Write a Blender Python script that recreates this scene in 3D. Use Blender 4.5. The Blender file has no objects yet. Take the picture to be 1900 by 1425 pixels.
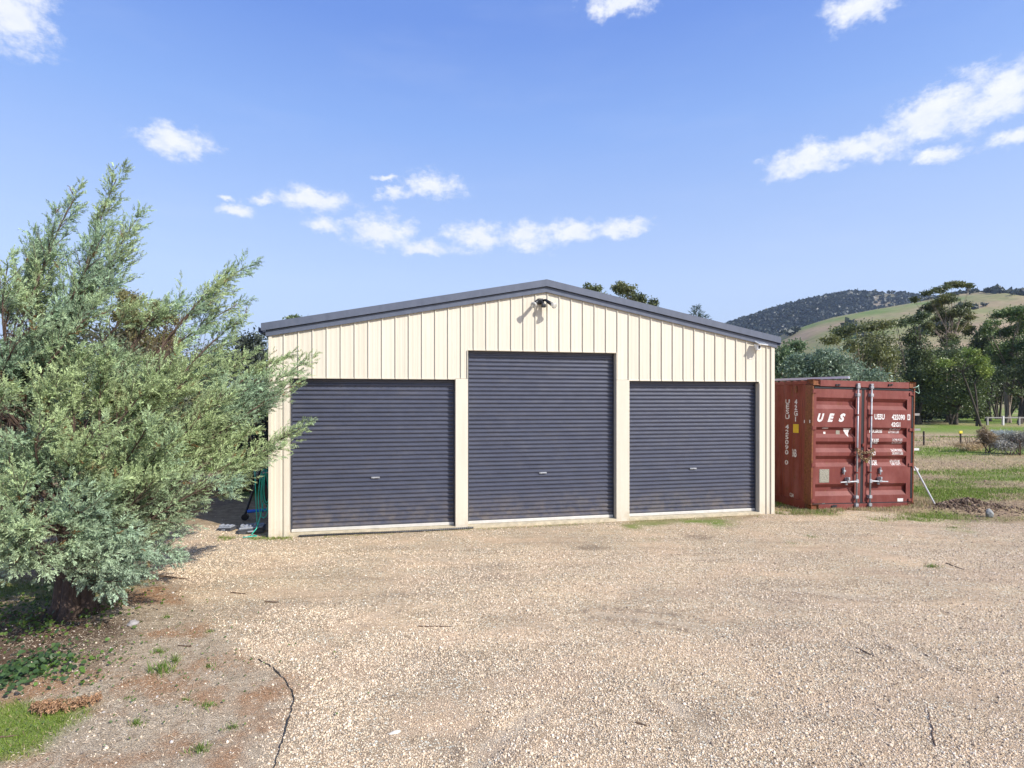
import bpy, bmesh, math, random
import numpy as np
from mathutils import Vector, Matrix

R = math.radians
random.seed(7)
rng = np.random.default_rng(7)
sc = bpy.context.scene
C = sc.collection

# ---------------------------------------------------------------- camera
F = 1055.6          # focal length in photo pixels (20 mm on a 36 mm sensor, 1900 px wide)
HZ = 742.0          # horizon row in the photo
CH = 2.18           # camera height
cam_d = bpy.data.cameras.new('camera')
cam = bpy.data.objects.new('camera', cam_d)
C.objects.link(cam)
cam.location = (0, 0, CH)
cam.rotation_euler = (R(90), 0, 0)
cam_d.lens = 20.0
cam_d.sensor_width = 36.0
cam_d.shift_y = (HZ - 712.5) / 1900.0
cam_d.clip_start = 0.1
cam_d.clip_end = 6000
sc.camera = cam

# ---------------------------------------------------------------- sun, sky, exposure
TRAVEL = Vector((-1.05, 0.80, -1.02)).normalized()
sun_d = bpy.data.lights.new('sun', 'SUN')
sun = bpy.data.objects.new('sun', sun_d)
C.objects.link(sun)
sun_d.energy = 4.6
sun_d.angle = R(0.53)
sun_d.color = (1.0, 0.955, 0.89)
sun.rotation_euler = TRAVEL.to_track_quat('-Z', 'Y').to_euler()
SUN_EL = math.asin(-TRAVEL.z)
SUN_AZ = math.atan2(-TRAVEL.x, -TRAVEL.y)       # clockwise from +Y

world = bpy.data.worlds.new('World')
sc.world = world
world.use_nodes = True
wt = world.node_tree
wt.nodes.clear()

def wn(t, **k):
    n = wt.nodes.new(t)
    for a, b in k.items():
        setattr(n, a, b)
    return n
def wl(a, b):
    wt.links.new(a, b)

w_out = wn('ShaderNodeOutputWorld')
w_bg = wn('ShaderNodeBackground')
w_bg.inputs['Strength'].default_value = 0.13
wl(w_bg.outputs[0], w_out.inputs[0])
w_sky = wn('ShaderNodeTexSky', sky_type='NISHITA')
w_sky.sun_disc = False
w_sky.sun_elevation = SUN_EL
w_sky.sun_rotation = SUN_AZ
w_sky.air_density = 1.0
w_sky.dust_density = 2.2
w_sky.ozone_density = 2.2
w_tc = wn('ShaderNodeTexCoord')
w_sep = wn('ShaderNodeSeparateXYZ')
wl(w_tc.outputs['Generated'], w_sep.inputs[0])
def wmath(op, a, b=None, c=None, clamp=False):
    n = wn('ShaderNodeMath', operation=op, use_clamp=clamp)
    for i, v in enumerate((a, b, c)):
        if v is None: continue
        if isinstance(v, (int, float)): n.inputs[i].default_value = v
        else: wl(v, n.inputs[i])
    return n.outputs[0]
w_az = wmath('ARCTAN2', w_sep.outputs[0], w_sep.outputs[1])
w_el = wmath('ARCSINE', w_sep.outputs[2])
w_ae = wn('ShaderNodeCombineXYZ')
wl(w_az, w_ae.inputs[0]); wl(w_el, w_ae.inputs[1])
# ragged edges: two warps of the direction before the cloud shapes are measured
def wnoise(scale, detail, rough, vec, stretch=(1, 1, 1)):
    m = wn('ShaderNodeMapping'); m.inputs['Scale'].default_value = stretch
    wl(vec, m.inputs['Vector'])
    n = wn('ShaderNodeTexNoise'); n.inputs['Scale'].default_value = scale
    n.inputs['Detail'].default_value = detail; n.inputs['Roughness'].default_value = rough
    wl(m.outputs[0], n.inputs['Vector'])
    return n
w_n1 = wnoise(22, 6, 0.65, w_ae.outputs[0], (1, 1.4, 1))
w_sub = wn('ShaderNodeVectorMath', operation='SUBTRACT'); wl(w_n1.outputs['Color'], w_sub.inputs[0]); w_sub.inputs[1].default_value = (.5, .5, .5)
w_scl = wn('ShaderNodeVectorMath', operation='MULTIPLY'); wl(w_sub.outputs[0], w_scl.inputs[0]); w_scl.inputs[1].default_value = (.062, .036, 0)
w_add = wn('ShaderNodeVectorMath', operation='ADD'); wl(w_ae.outputs[0], w_add.inputs[0]); wl(w_scl.outputs[0], w_add.inputs[1])
CLOUDS = [  # photo x, y, half widths, tilt
    (20, 25, 95, 62, 15), (330, 262, 78, 27, 0), (1150, 0, 72, 22, 0), (1600, 8, 80, 27, 0), (1500, 292, 95, 26, 8),
    (1600, 268, 100, 22, 8), (1735, 212, 130, 42, 20), (1850, 178, 120, 42, 20), (1740, 286, 48, 17, 0), (1890, 250, 60, 16, 10),
    (605, 421, 42, 14, 0), (706, 430, 72, 30, 0), (782, 459, 50, 14, 0), (880, 441, 58, 24, 0), (975, 440, 52, 26, 0),
    (1060, 428, 62, 20, 0), (1150, 422, 62, 15, 0), (578, 372, 82, 20, 0), (802, 343, 64, 22, 0), (727, 358, 28, 12, 0),
    (440, 394, 42, 11, 0), (482, 372, 22, 8, 0), (722, 330, 26, 6, 0), (417, 369, 18, 5, 0)]
EXTRA = [(-62, 30, 9, 2.6), (-75, 18, 7, 1.6), (-50, 52, 8, 3), (62, 24, 8, 2.2), (80, 34, 11, 3), (70, 12, 6, 1.2), (105, 20, 9, 2),
         (130, 38, 10, 3), (160, 16, 8, 1.8), (-110, 24, 10, 2.4), (-140, 40, 9, 3), (-165, 20, 8, 2), (10, 62, 9, 3.2), (-20, 74, 14, 3), (48, 50, 7, 2.2)]
shapes = []
for px, py, rx, ry, tilt in CLOUDS:
    a = math.atan2(px - 950, F); e = math.atan((HZ - py) / F * math.cos(a))
    shapes.append((a, e, rx / F * math.cos(a) ** 2 * 1.15, ry / F * math.cos(a) * 1.2, R(tilt)))
for a, e, ra, re in EXTRA:
    shapes.append((R(a), R(e), R(ra), R(re), 0))
field = None
for a, e, ra, re, tilt in shapes:
    m = wn('ShaderNodeMapping', vector_type='TEXTURE')
    m.inputs['Location'].default_value = (a, e, 0)
    m.inputs['Rotation'].default_value = (0, 0, tilt)
    m.inputs['Scale'].default_value = (ra, re, 1)
    wl(w_add.outputs[0], m.inputs['Vector'])
    ln = wn('ShaderNodeVectorMath', operation='LENGTH'); wl(m.outputs[0], ln.inputs[0])
    field = ln.outputs['Value'] if field is None else wmath('SMOOTH_MIN', field, ln.outputs['Value'], 0.35)
w_n2 = wnoise(30, 8, 0.68, w_ae.outputs[0], (1, 1.5, 1))
dens = wmath('SUBTRACT', 1.08, field)
dens = wmath('ADD', dens, wmath('MULTIPLY', wmath('SUBTRACT', w_n2.outputs[0], 0.5), 2.1))
w_mr = wn('ShaderNodeMapRange', interpolation_type='SMOOTHSTEP'); wl(dens, w_mr.inputs[0])
w_mr.inputs[1].default_value = 0.0; w_mr.inputs[2].default_value = .95
w_n3 = wnoise(5, 5, 0.6, w_ae.outputs[0], (0.6, 2.6, 1))
w_veil = wn('ShaderNodeMapRange', interpolation_type='SMOOTHSTEP'); wl(w_n3.outputs[0], w_veil.inputs[0])
w_veil.inputs[1].default_value = 0.45; w_veil.inputs[2].default_value = 0.8; w_veil.inputs[4].default_value = 0.05
cov = wmath('MULTIPLY', w_mr.outputs[0], 0.93)
cov = wmath('MAXIMUM', cov, w_veil.outputs[0])
w_hsv = wn('ShaderNodeMix', data_type='RGBA', blend_type='MULTIPLY')
w_hsv.blend_type = 'MIX'        # the photo's clear sky is a pale periwinkle blue: the physical sky blended with that hue
w_hsv.inputs['Factor'].default_value = 0.68
wl(w_sky.outputs[0], w_hsv.inputs['A']); w_rp = wn('ShaderNodeValToRGB'); _e = w_rp.color_ramp.elements      # same all the way round: pale at the horizon, deeper overhead
for _p, _c in ((0, (3.9, 4.6, 6.2)), (.125, (3.5, 4.45, 6.6)), (.28, (1.75, 2.95, 6.2)), (.37, (1.0, 2.0, 5.5)), (1.0, (.5, 1.15, 3.8))):
    if _p in (0, 1.0): _x = _e[0] if _p == 0 else _e[-1]
    else: _x = _e.new(_p)
    _x.color = (*[v/10 for v in _c], 1)
wl(wmath('DIVIDE', w_el, math.pi/2, None, True), w_rp.inputs[0])
w_rs = wn('ShaderNodeVectorMath', operation='SCALE'); wl(w_rp.outputs[0], w_rs.inputs[0]); w_rs.inputs['Scale'].default_value = 10
wl(w_rs.outputs[0], w_hsv.inputs['B'])
w_mix = wn('ShaderNodeMix', data_type='RGBA')
# thin parts of a cloud are a little greyer than its sunlit crown
w_cc = wn('ShaderNodeMix', data_type='RGBA'); wl(wmath('MULTIPLY', w_n1.outputs[0], 1.25, None, True), w_cc.inputs['Factor'])
w_cc.inputs['A'].default_value = (4.3, 4.7, 5.5, 1); w_cc.inputs['B'].default_value = (6.2, 6.2, 6.3, 1)
wl(cov, w_mix.inputs['Factor']); wl(w_hsv.outputs['Result'], w_mix.inputs['A']); wl(w_cc.outputs['Result'], w_mix.inputs['B'])
wl(w_mix.outputs['Result'], w_bg.inputs['Color'])

sc.view_settings.view_transform = 'Standard'
sc.view_settings.look = 'None'
sc.view_settings.exposure = 0.47
sc.view_settings.gamma = 1.0
sc.view_settings.use_curve_mapping = False
sc.cycles.max_bounces = 6
sc.cycles.transparent_max_bounces = 8

# ---------------------------------------------------------------- measuring the photo
def P(px, py, d):
    """the place at distance d (metres along the view) seen at photo pixel px, py"""
    return Vector(((px - 950) / F * d, d, CH - (py - HZ) / F * d))
def G(px, py):
    d = CH * F / (py - HZ)
    return Vector(((px - 950) / F * d, d, 0))

# ---------------------------------------------------------------- naming
def tag(o, label=None, cat=None, group=None, kind=None):
    if label: o['label'] = label
    if cat: o['category'] = cat
    if group: o['group'] = group
    if kind: o['kind'] = kind
    return o
def empty(name, loc=(0, 0, 0), rot=(0, 0, 0), label=None, cat=None, group=None):
    o = bpy.data.objects.new(name, None); C.objects.link(o)
    o.location = loc; o.rotation_euler = rot; o.empty_display_size = 0.2
    return tag(o, label, cat, group)
def mesh_obj(name, me, mat=None, parent=None):
    if mat is not None and not me.materials:
        for m in (mat if isinstance(mat, (list, tuple)) else [mat]): me.materials.append(m)
    o = bpy.data.objects.new(name, me); C.objects.link(o)
    if parent is not None: o.parent = parent
    return o
def copy_tree(o, parent=None):
    c = o.copy(); C.objects.link(c)
    c.parent = parent
    for ch in list(o.children): copy_tree(ch, c)
    return c

# ---------------------------------------------------------------- mesh builder
class MB:
    def __init__(s): s.v = []; s.f = []; s.m = []
    def add(s, V, Fc, mi=0):
        o = len(s.v); s.v += [tuple(x) for x in V]
        for f in Fc: s.f.append([i + o for i in f]); s.m.append(mi)
    def box(s, a, b, mi=0):
        x0, y0, z0 = a; x1, y1, z1 = b
        V = [(x0,y0,z0),(x1,y0,z0),(x1,y1,z0),(x0,y1,z0),(x0,y0,z1),(x1,y0,z1),(x1,y1,z1),(x0,y1,z1)]
        s.add(V, [(0,3,2,1),(4,5,6,7),(0,1,5,4),(1,2,6,5),(2,3,7,6),(3,0,4,7)], mi)
    def bevel_box(s, a, b, r=0.004, mi=0):
        bm = bmesh.new()
        bmesh.ops.create_cube(bm, size=1)
        c = [(a[i]+b[i])/2 for i in range(3)]; d = [abs(b[i]-a[i]) for i in range(3)]
        for v in bm.verts: v.co = Vector((c[0]+v.co.x*d[0], c[1]+v.co.y*d[1], c[2]+v.co.z*d[2]))
        bmesh.ops.bevel(bm, geom=list(bm.edges), offset=min(r, min(d)*.45), segments=2, affect='EDGES', profile=.6)
        bm.verts.index_update()
        s.add([v.co[:] for v in bm.verts], [[v.index for v in f.verts] for f in bm.faces], mi)
        bm.free()
    def tube(s, pts, rad, n=8, mi=0, cap=True):
        pts = [Vector(p) for p in pts]
        if not isinstance(rad, (list, tuple, np.ndarray)): rad = [rad]*len(pts)
        o = len(s.v); up = None
        for i, p in enumerate(pts):
            t = (pts[min(i+1, len(pts)-1)] - pts[max(i-1, 0)]).normalized()
            if up is None:
                up = Vector((0,0,1)) if abs(t.z) < .9 else Vector((1,0,0))
            a = t.cross(up).normalized(); b = a.cross(t).normalized(); up = b
            for k in range(n):
                th = 2*math.pi*k/n
                s.v.append(tuple(p + (a*math.cos(th) + b*math.sin(th))*rad[i]))
        for i in range(len(pts)-1):
            for k in range(n):
                s.f.append([o+i*n+k, o+i*n+(k+1)%n, o+(i+1)*n+(k+1)%n, o+(i+1)*n+k]); s.m.append(mi)
        if cap:
            s.f.append([o+k for k in reversed(range(n))]); s.m.append(mi)
            s.f.append([o+(len(pts)-1)*n+k for k in range(n)]); s.m.append(mi)
    def prism(s, poly, y0, y1, mi=0):
        """poly in x,z pushed from y0 to y1"""
        n = len(poly)
        s.add([(x, y0, z) for x, z in poly] + [(x, y1, z) for x, z in poly],
              [list(range(n)), list(reversed(range(n, 2*n)))] + [[(k+1)%n, k, n+k, n+(k+1)%n] for k in range(n)], mi)
    def mesh(s, name, mats, smooth=False):
        me = bpy.data.meshes.new(name)
        me.from_pydata(s.v, [], s.f)
        for m in (mats if isinstance(mats, (list, tuple)) else [mats]): me.materials.append(m)
        if any(s.m): me.polygons.foreach_set('material_index', s.m)
        if smooth: me.polygons.foreach_set('use_smooth', [True]*len(s.f))
        bm = bmesh.new(); bm.from_mesh(me); bmesh.ops.recalc_face_normals(bm, faces=bm.faces); bm.to_mesh(me); bm.free()
        me.update()
        return me
    def build(s, name, mats, parent=None, smooth=False):
        return mesh_obj(name, s.mesh(name, mats, smooth), None, parent)

def np_mesh(name, V, T, mat, parent=None, cols=None, attrs=None, smooth=False):
    """fast triangle/quad mesh from arrays; cols = per-vertex rgb"""
    me = bpy.data.meshes.new(name)
    V = np.asarray(V, dtype=np.float32); T = np.asarray(T, dtype=np.int32)
    k = T.shape[1]
    me.vertices.add(len(V)); me.vertices.foreach_set('co', V.ravel())
    me.loops.add(T.size); me.loops.foreach_set('vertex_index', T.ravel())
    me.polygons.add(len(T)); me.polygons.foreach_set('loop_start', np.arange(len(T), dtype=np.int32)*k)
    if smooth: me.polygons.foreach_set('use_smooth', np.ones(len(T), dtype=bool))
    me.update(calc_edges=True)
    if cols is not None:
        a = me.color_attributes.new('col', 'FLOAT_COLOR', 'POINT')
        cc = np.ones((len(V), 4), dtype=np.float32); cc[:, :cols.shape[1]] = cols
        a.data.foreach_set('color', cc.ravel())
    me.materials.append(mat)
    return mesh_obj(name, me, None, parent)

# ---------------------------------------------------------------- noise in numpy
_perm = np.random.default_rng(3).random((256, 256))
def vnoise(x, y, s=1.0, seed=0):
    x = np.asarray(x, float)*s + seed*17.3; y = np.asarray(y, float)*s + seed*31.7
    xi = np.floor(x).astype(int); yi = np.floor(y).astype(int); fx = x-xi; fy = y-yi
    fx = fx*fx*(3-2*fx); fy = fy*fy*(3-2*fy)
    g = lambda a, b: _perm[a % 256, b % 256]
    return (g(xi,yi)*(1-fx)+g(xi+1,yi)*fx)*(1-fy)+(g(xi,yi+1)*(1-fx)+g(xi+1,yi+1)*fx)*fy
def fbm(x, y, s=1.0, o=4, seed=0):
    r = 0; a = .5; t = 0
    for k in range(o):
        r = r + a*vnoise(x, y, s*2**k, seed+k*5); t += a; a *= .5
    return r/t
def sstep(a, b, x):
    t = np.clip((x-a)/(b-a), 0, 1); return t*t*(3-2*t)

# ---------------------------------------------------------------- materials
def srgb(r, g, b):
    f = lambda c: ((c/255+.055)/1.055)**2.4 if c > 10 else c/255/12.92
    return (f(r), f(g), f(b), 1)
class N:
    def __init__(s, name):
        s.mat = bpy.data.materials.new(name); s.mat.use_nodes = True
        s.t = s.mat.node_tree; s.t.nodes.clear()
        s.out = s.t.nodes.new('ShaderNodeOutputMaterial')
        s.b = s.t.nodes.new('ShaderNodeBsdfPrincipled')
        s.l(s.b.outputs[0], s.out.inputs[0])
        s.geo = None
    def l(s, a, b): s.t.links.new(a, b)
    def n(s, t, **k):
        x = s.t.nodes.new(t)
        for a, b in k.items(): setattr(x, a, b)
        return x
    def co(s, kind='Object'):
        return s.n('ShaderNodeTexCoord').outputs[kind]
    def noise(s, scale, detail=4, rough=.6, vec=None, stretch=None, kind='Object', out='Fac'):
        v = vec or s.co(kind)
        if stretch:
            m = s.n('ShaderNodeMapping'); m.inputs['Scale'].default_value = stretch; s.l(v, m.inputs[0]); v = m.outputs[0]
        x = s.n('ShaderNodeTexNoise'); x.inputs['Scale'].default_value = scale; x.inputs['Detail'].default_value = detail; x.inputs['Roughness'].default_value = rough
        s.l(v, x.inputs['Vector']); return x.outputs[out if out != 'Fac' else 0]
    def ramp(s, fac, stops):
        r = s.n('ShaderNodeValToRGB'); e = r.color_ramp.elements
        while len(e) < len(stops): e.new(.5)
        for i, (p, c) in enumerate(stops): e[i].position = p; e[i].color = c if len(c) == 4 else (*c, 1)
        s.l(fac, r.inputs[0]); return r.outputs[0]
    def mr(s, v, a, b, c=0., d=1.):
        m = s.n('ShaderNodeMapRange', interpolation_type='SMOOTHSTEP'); s.l(v, m.inputs[0])
        for i, q in enumerate((a, b, c, d)): m.inputs[i+1].default_value = q
        return m.outputs[0]
    def mix(s, f, a, b, mode='MIX'):
        m = s.n('ShaderNodeMix', data_type='RGBA', blend_type=mode)
        for k, v in (('Factor', f), ('A', a), ('B', b)):
            if isinstance(v, (int, float)): m.inputs[k].default_value = v
            elif isinstance(v, tuple): m.inputs[k].default_value = v if len(v) == 4 else (*v, 1)
            else: s.l(v, m.inputs[k])
        return m.outputs['Result']
    def math(s, op, a, b=None):
        m = s.n('ShaderNodeMath', operation=op)
        for i, v in enumerate((a, b)):
            if v is None: continue
            if isinstance(v, (int, float)): m.inputs[i].default_value = v
            else: s.l(v, m.inputs[i])
        return m.outputs[0]
    def bump(s, h, strength=.3, dist=.01):
        b = s.n('ShaderNodeBump'); b.inputs['Strength'].default_value = strength; b.inputs['Distance'].default_value = dist
        s.l(h, b.inputs['Height']); s.l(b.outputs[0], s.b.inputs['Normal'])
    def base(s, c):
        if isinstance(c, tuple): s.b.inputs['Base Color'].default_value = c if len(c) == 4 else (*c, 1)
        else: s.l(c, s.b.inputs['Base Color'])
    def set(s, **k):
        for a, v in k.items(): s.b.inputs[a.replace('_', ' ')].default_value = v
        return s

def simple(name, col, rough=.6, metal=0., var=.15, scale=6, bump=0., bscale=60, stretch=None, spec=.5):
    m = N(name)
    c = col if len(col) == 4 else (*col, 1)
    d = tuple(x*(1-var) for x in c[:3]) + (1,); u = tuple(min(1, x*(1+var)) for x in c[:3]) + (1,)
    m.base(m.ramp(m.noise(scale, 5, .65, stretch=stretch), [(.3, d), (.7, u)]))
    m.set(Roughness=rough, Metallic=metal); m.b.inputs['Specular IOR Level'].default_value = spec
    if bump: m.bump(m.noise(bscale, 4, .6), bump, .004)
    return m.mat

def leaf_mat(name, trans=.35, rough=.6, spec=.3, var=.3):
    """leaf colour comes from the mesh's own 'col' attribute"""
    m = N(name)
    a = m.n('ShaderNodeVertexColor', layer_name='col')
    m.base(a.outputs[0]); m.set(Roughness=rough); m.b.inputs['Specular IOR Level'].default_value = spec
    tr = m.n('ShaderNodeBsdfTranslucent'); m.l(m.mix(.5, a.outputs[0], (.25, .35, .08, 1), 'MIX') if False else a.outputs[0], tr.inputs[0])
    ms = m.n('ShaderNodeMixShader'); ms.inputs[0].default_value = trans
    m.l(m.b.outputs[0], ms.inputs[1]); m.l(tr.outputs[0], ms.inputs[2]); m.l(ms.outputs[0], m.out.inputs[0])
    return m.mat

# painted cladding: cream, faint dust towards streaks
m = N('cream_steel')
cn = m.noise(1.2, 5, .6, stretch=(9, 9, .6))
cream = m.ramp(cn, [(.25, (.60, .55, .44, 1)), (.75, (.66, .61, .50, 1))])
dirt = m.mr(m.noise(7, 5, .7), .58, .8)
sepz = m.n('ShaderNodeSeparateXYZ'); m.l(m.co('Object'), sepz.inputs[0])
low = m.math('SUBTRACT', 1.0, m.mr(sepz.outputs[2], 0.0, .35))
splash = m.math('MULTIPLY', low, m.mr(m.noise(11, 5, .7), .35, .75))
cream = m.mix(m.math('MULTIPLY', dirt, .12), cream, (.42, .36, .25, 1))
cream = m.mix(m.math('MULTIPLY', splash, .55), cream, (.45, .33, .2, 1))
oi = m.n('ShaderNodeObjectInfo')
cream = m.mix(1.0, cream, m.ramp(oi.outputs['Random'], [(0, (.955, .955, .95, 1)), (1, (1.03, 1.03, 1.03, 1))]), 'MULTIPLY')
fade = m.mr(m.noise(.8, 6, .7, stretch=(1, 1, .5)), .45, .75)
cream = m.mix(m.math('MULTIPLY', fade, .10), cream, (.52, .46, .34, 1))
m.base(cream); m.set(Roughness=.42); m.b.inputs['Specular IOR Level'].default_value = .35
m.bump(m.noise(2.2, 3, .5, stretch=(3, 3, 1)), .22, .02)
CREAM = m.mat

m = N('slate_steel')
c1 = m.ramp(m.noise(5, 5, .65, stretch=(1, 1, 2)), [(.3, (.056, .063, .092, 1)), (.7, (.072, .080, .113, 1))])
dust = m.mr(m.noise(2.3, 6, .7, stretch=(1.2, 1, 2.2)), .45, .8)
c1 = m.mix(m.math('MULTIPLY', dust, .13), c1, (.25, .225, .19, 1))
slat = m.ramp(m.noise(9, 3, .6, stretch=(.12, 1, 1.6)), [(.3, (.93, .93, .94, 1)), (.7, (1.07, 1.06, 1.05, 1))])
c1 = m.mix(1.0, c1, slat, 'MULTIPLY')
sz_ = m.n('ShaderNodeSeparateXYZ'); m.l(m.co('Object'), sz_.inputs[0])
foot = m.math('MULTIPLY', m.math('SUBTRACT', 1.0, m.mr(sz_.outputs[2], .05, .7)), m.mr(m.noise(6, 7, .75), .35, .7))
c1 = m.mix(m.math('MULTIPLY', foot, .38), c1, (.30, .235, .16, 1))
m.bump(m.noise(1.7, 4, .6, stretch=(1, 1, 3)), .12, .03)
m.base(c1); m.set(Roughness=.31); m.b.inputs['Specular IOR Level'].default_value = .5
SLATE = m.mat
m = N('slate_trim')
m.base(m.ramp(m.noise(4, 5, .6, stretch=(3, 1, 1)), [(.3, (.085, .10, .135, 1)), (.7, (.11, .125, .165, 1))])); m.set(Roughness=.38)
TRIM = m.mat
DARKGAP = simple('dark_rubber', (.014, .015, .018), .75, var=.3)
ALU = simple('pale_aluminium', (.62, .6, .55), .45, .25, var=.12)
GALV = simple('galvanised_steel', (.36, .37, .38), .5, .3, var=.25, scale=14)
BLACKP = simple('black_plastic', (.018, .018, .02), .35, var=.3)
WHITEP = simple('white_plastic', (.78, .78, .75), .4, var=.06)
CONC = simple('concrete', (.42, .39, .34), .9, var=.2, scale=9, bump=.3)

# container paint with rust
def container_mat(name, rust_amt, a, b):
    m = N(name)
    base = m.ramp(m.noise(2.5, 6, .65), [(.3, a), (.7, b)])
    streak = m.mr(m.noise(5, 6, .7, stretch=(7, 7, .5)), .5, .78)
    chalk = m.mr(m.noise(1.8, 7, .7, stretch=(1, 1, .6)), .42, .68)
    base = m.mix(m.math('MULTIPLY', chalk, .38), base, (.30, .115, .095, 1))
    base = m.mix(m.math('MULTIPLY', streak, .5), base, tuple(min(1, x*1.45+.02) for x in b[:3]) + (1,))
    rust = m.mr(m.noise(6, 8, .72, stretch=(1.5, 1.5, .6)), .60-rust_amt*.3, .72-rust_amt*.15)
    rc = m.ramp(m.noise(25, 5, .7), [(.3, (.07, .022, .008, 1)), (.7, (.26, .10, .03, 1))])
    base = m.mix(rust, base, rc)
    m.base(base); m.set(Roughness=.62); m.b.inputs['Specular IOR Level'].default_value = .35
    m.bump(m.noise(18, 6, .7), .25, .006)
    return m.mat
RED = container_mat('faded_red_paint', .03, (.135, .028, .021, 1), (.17, .036, .027, 1))
REDSIDE = container_mat('rusty_red_paint', .22, (.155, .032, .02, 1), (.21, .045, .026, 1))
RUST = container_mat('rusted_post_paint', .95, (.19, .05, .03, 1), (.24, .07, .04, 1))
m = N('stencil_white')
wr = m.mr(m.noise(30, 6, .75), .5, .66)
m.base(m.mix(m.math('MULTIPLY', wr, .75), (.68, .66, .63, 1), (.30, .10, .08, 1))); m.set(Roughness=.6)
LETTER = m.mat
YELLOW = simple('yellow_sticker', (.62, .42, .015), .5)

def bark(name, a, b, sc_=8):
    m = N(name)
    m.base(m.ramp(m.noise(sc_, 8, .75, stretch=(3, 3, .5)), [(.3, a), (.7, b)])); m.set(Roughness=.9)
    m.bump(m.noise(sc_*2, 8, .75, stretch=(3, 3, .4)), .9, .03)
    return m.mat
BARK_J = bark('juniper_bark', (.045, .028, .02, 1), (.17, .115, .085, 1), 14)
BARK_T = bark('juniper_twig_bark', (.07, .045, .032, 1), (.19, .125, .09, 1), 14)
BARK_G = bark('gum_bark', (.10, .075, .055, 1), (.36, .29, .23, 1), 3)
BARK_D = bark('dark_bark', (.03, .024, .018, 1), (.09, .07, .05, 1), 3)
LEAF_J = leaf_mat('juniper_scale_leaf', .13)
LEAF_G = leaf_mat('gum_leaf', .33, .45, .5)
GRASS = leaf_mat('grass_blade', .35)
LITTER = leaf_mat('dry_litter', .1, .9, .1)

# ================================================================ GROUND
def edge_left(y):      # litter patch lies to the left of this line
    return np.interp(y, [2.0, 3.3, 3.9, 4.2, 4.5, 4.73, 5.4, 6.1, 6.8, 8.9, 12, 20], [-1.25, -1.42, -1.54, -1.62, -1.75, -2.11, -2.7, -3.3, -4.3, -6.2, -9, -14])
def edge_field(x):     # field lies beyond this line
    return np.interp(x, [-30, -6, -3.9, 4.6, 5.0, 6.2, 8.4, 14, 40], [8.6, 9.3, 9.75, 10.6, 10.85, 10.9, 9.9, 8.6, 6])
TH = math.atan(F / 4850.0)
Z0 = F * 2.5 / 292.0
P0 = Vector((-450 / F * Z0, Z0, 0))
U = Vector((math.cos(TH), math.sin(TH), 0)); W = Vector((-math.sin(TH), math.cos(TH), 0))
def masks(x, y):
    """litter, field, green, soil in 0..1 for ground points"""
    n = fbm(x, y, 1.3, 4, 1) - .5
    n2 = fbm(x, y, 4.0, 3, 2) - .5
    litter = sstep(-.22, .22, edge_left(y) - x + n*np.interp(y, [3, 4.6, 5.5], [.05, .1, 1.5]) + n2*.25)
    litter = litter * (1 - sstep(8.6, 9.6, y + n))
    field = sstep(-.35, .45, y - edge_field(x) + n*2.2 + n2*.6)
    # green patches of the paddock
    g = fbm(x*.38, y*1.0, .42, 4, 3)
    bands = np.interp(y, [9, 10.5, 12, 13.4, 14.2, 16.5, 18, 20, 25, 27, 34, 45, 60, 90, 160], [.26, .30, .30, .52, .38, .34, .6, .72, .7, .36, .33, .58, .85, .7, .8])
    green = sstep(.38, .62, g + (bands-.5)*.55 + n*.25)
    soil = sstep(.56, .72, fbm(x, y, .8, 4, 9)) * (1 - sstep(18, 26, y))
    # lawn at the lower left corner of the litter patch
    lawn = sstep(.0, .5, 1.0 - np.hypot((x + 3.45)/.62, (y - 3.72)/.42) + n*1.2)
    shade_grass = sstep(0, .5, 1 - np.hypot((x + 6.6)/2.2, (y - 6.6)/.8) + n)
    return litter, field, green, soil, np.maximum(lawn, shade_grass*.8)
TRACKS = [[(900, 1165), (1060, 1195), (1200, 1262), (1290, 1340), (1350, 1440)], [(1110, 1135), (1280, 1158), (1450, 1215), (1580, 1310), (1660, 1440)],
          [(1290, 1100), (1480, 1128), (1640, 1180), (1780, 1262), (1900, 1360)], [(880, 1425), (915, 1375), (975, 1330), (1010, 1300)],
          [(420, 1050), (700, 1032), (950, 1045), (1200, 1040), (1500, 1025)], [(560, 1230), (640, 1160), (800, 1100), (1050, 1070)], [(1440, 1090), (1650, 1110), (1900, 1190)]]
def track_mask(x, y):
    '''R: compacted fines in a wheel track, G: the loose dark rim thrown up beside it'''
    x = np.asarray(x, float); y = np.asarray(y, float); best = np.full(x.shape, 9.0)
    for tr in TRACKS:
        q = [(CH*F/(py-HZ)*(px-950)/F, CH*F/(py-HZ)) for px, py in tr]
        for (ax, ay), (bx, by) in zip(q[:-1], q[1:]):
            L2 = (bx-ax)**2 + (by-ay)**2; t = np.clip(((x-ax)*(bx-ax)+(y-ay)*(by-ay))/L2, 0, 1)
            best = np.minimum(best, np.hypot(x-ax-t*(bx-ax), y-ay-t*(by-ay)))
    best = best + (fbm(x, y, 3.0, 3, 70)-.5)*.16
    brk = sstep(.42, .66, fbm(x, y, 1.3, 3, 71))
    return (1 - sstep(.02, .10, best))*brk*.75, np.exp(-((best-.16)/.05)**2)*brk*.8
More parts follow.
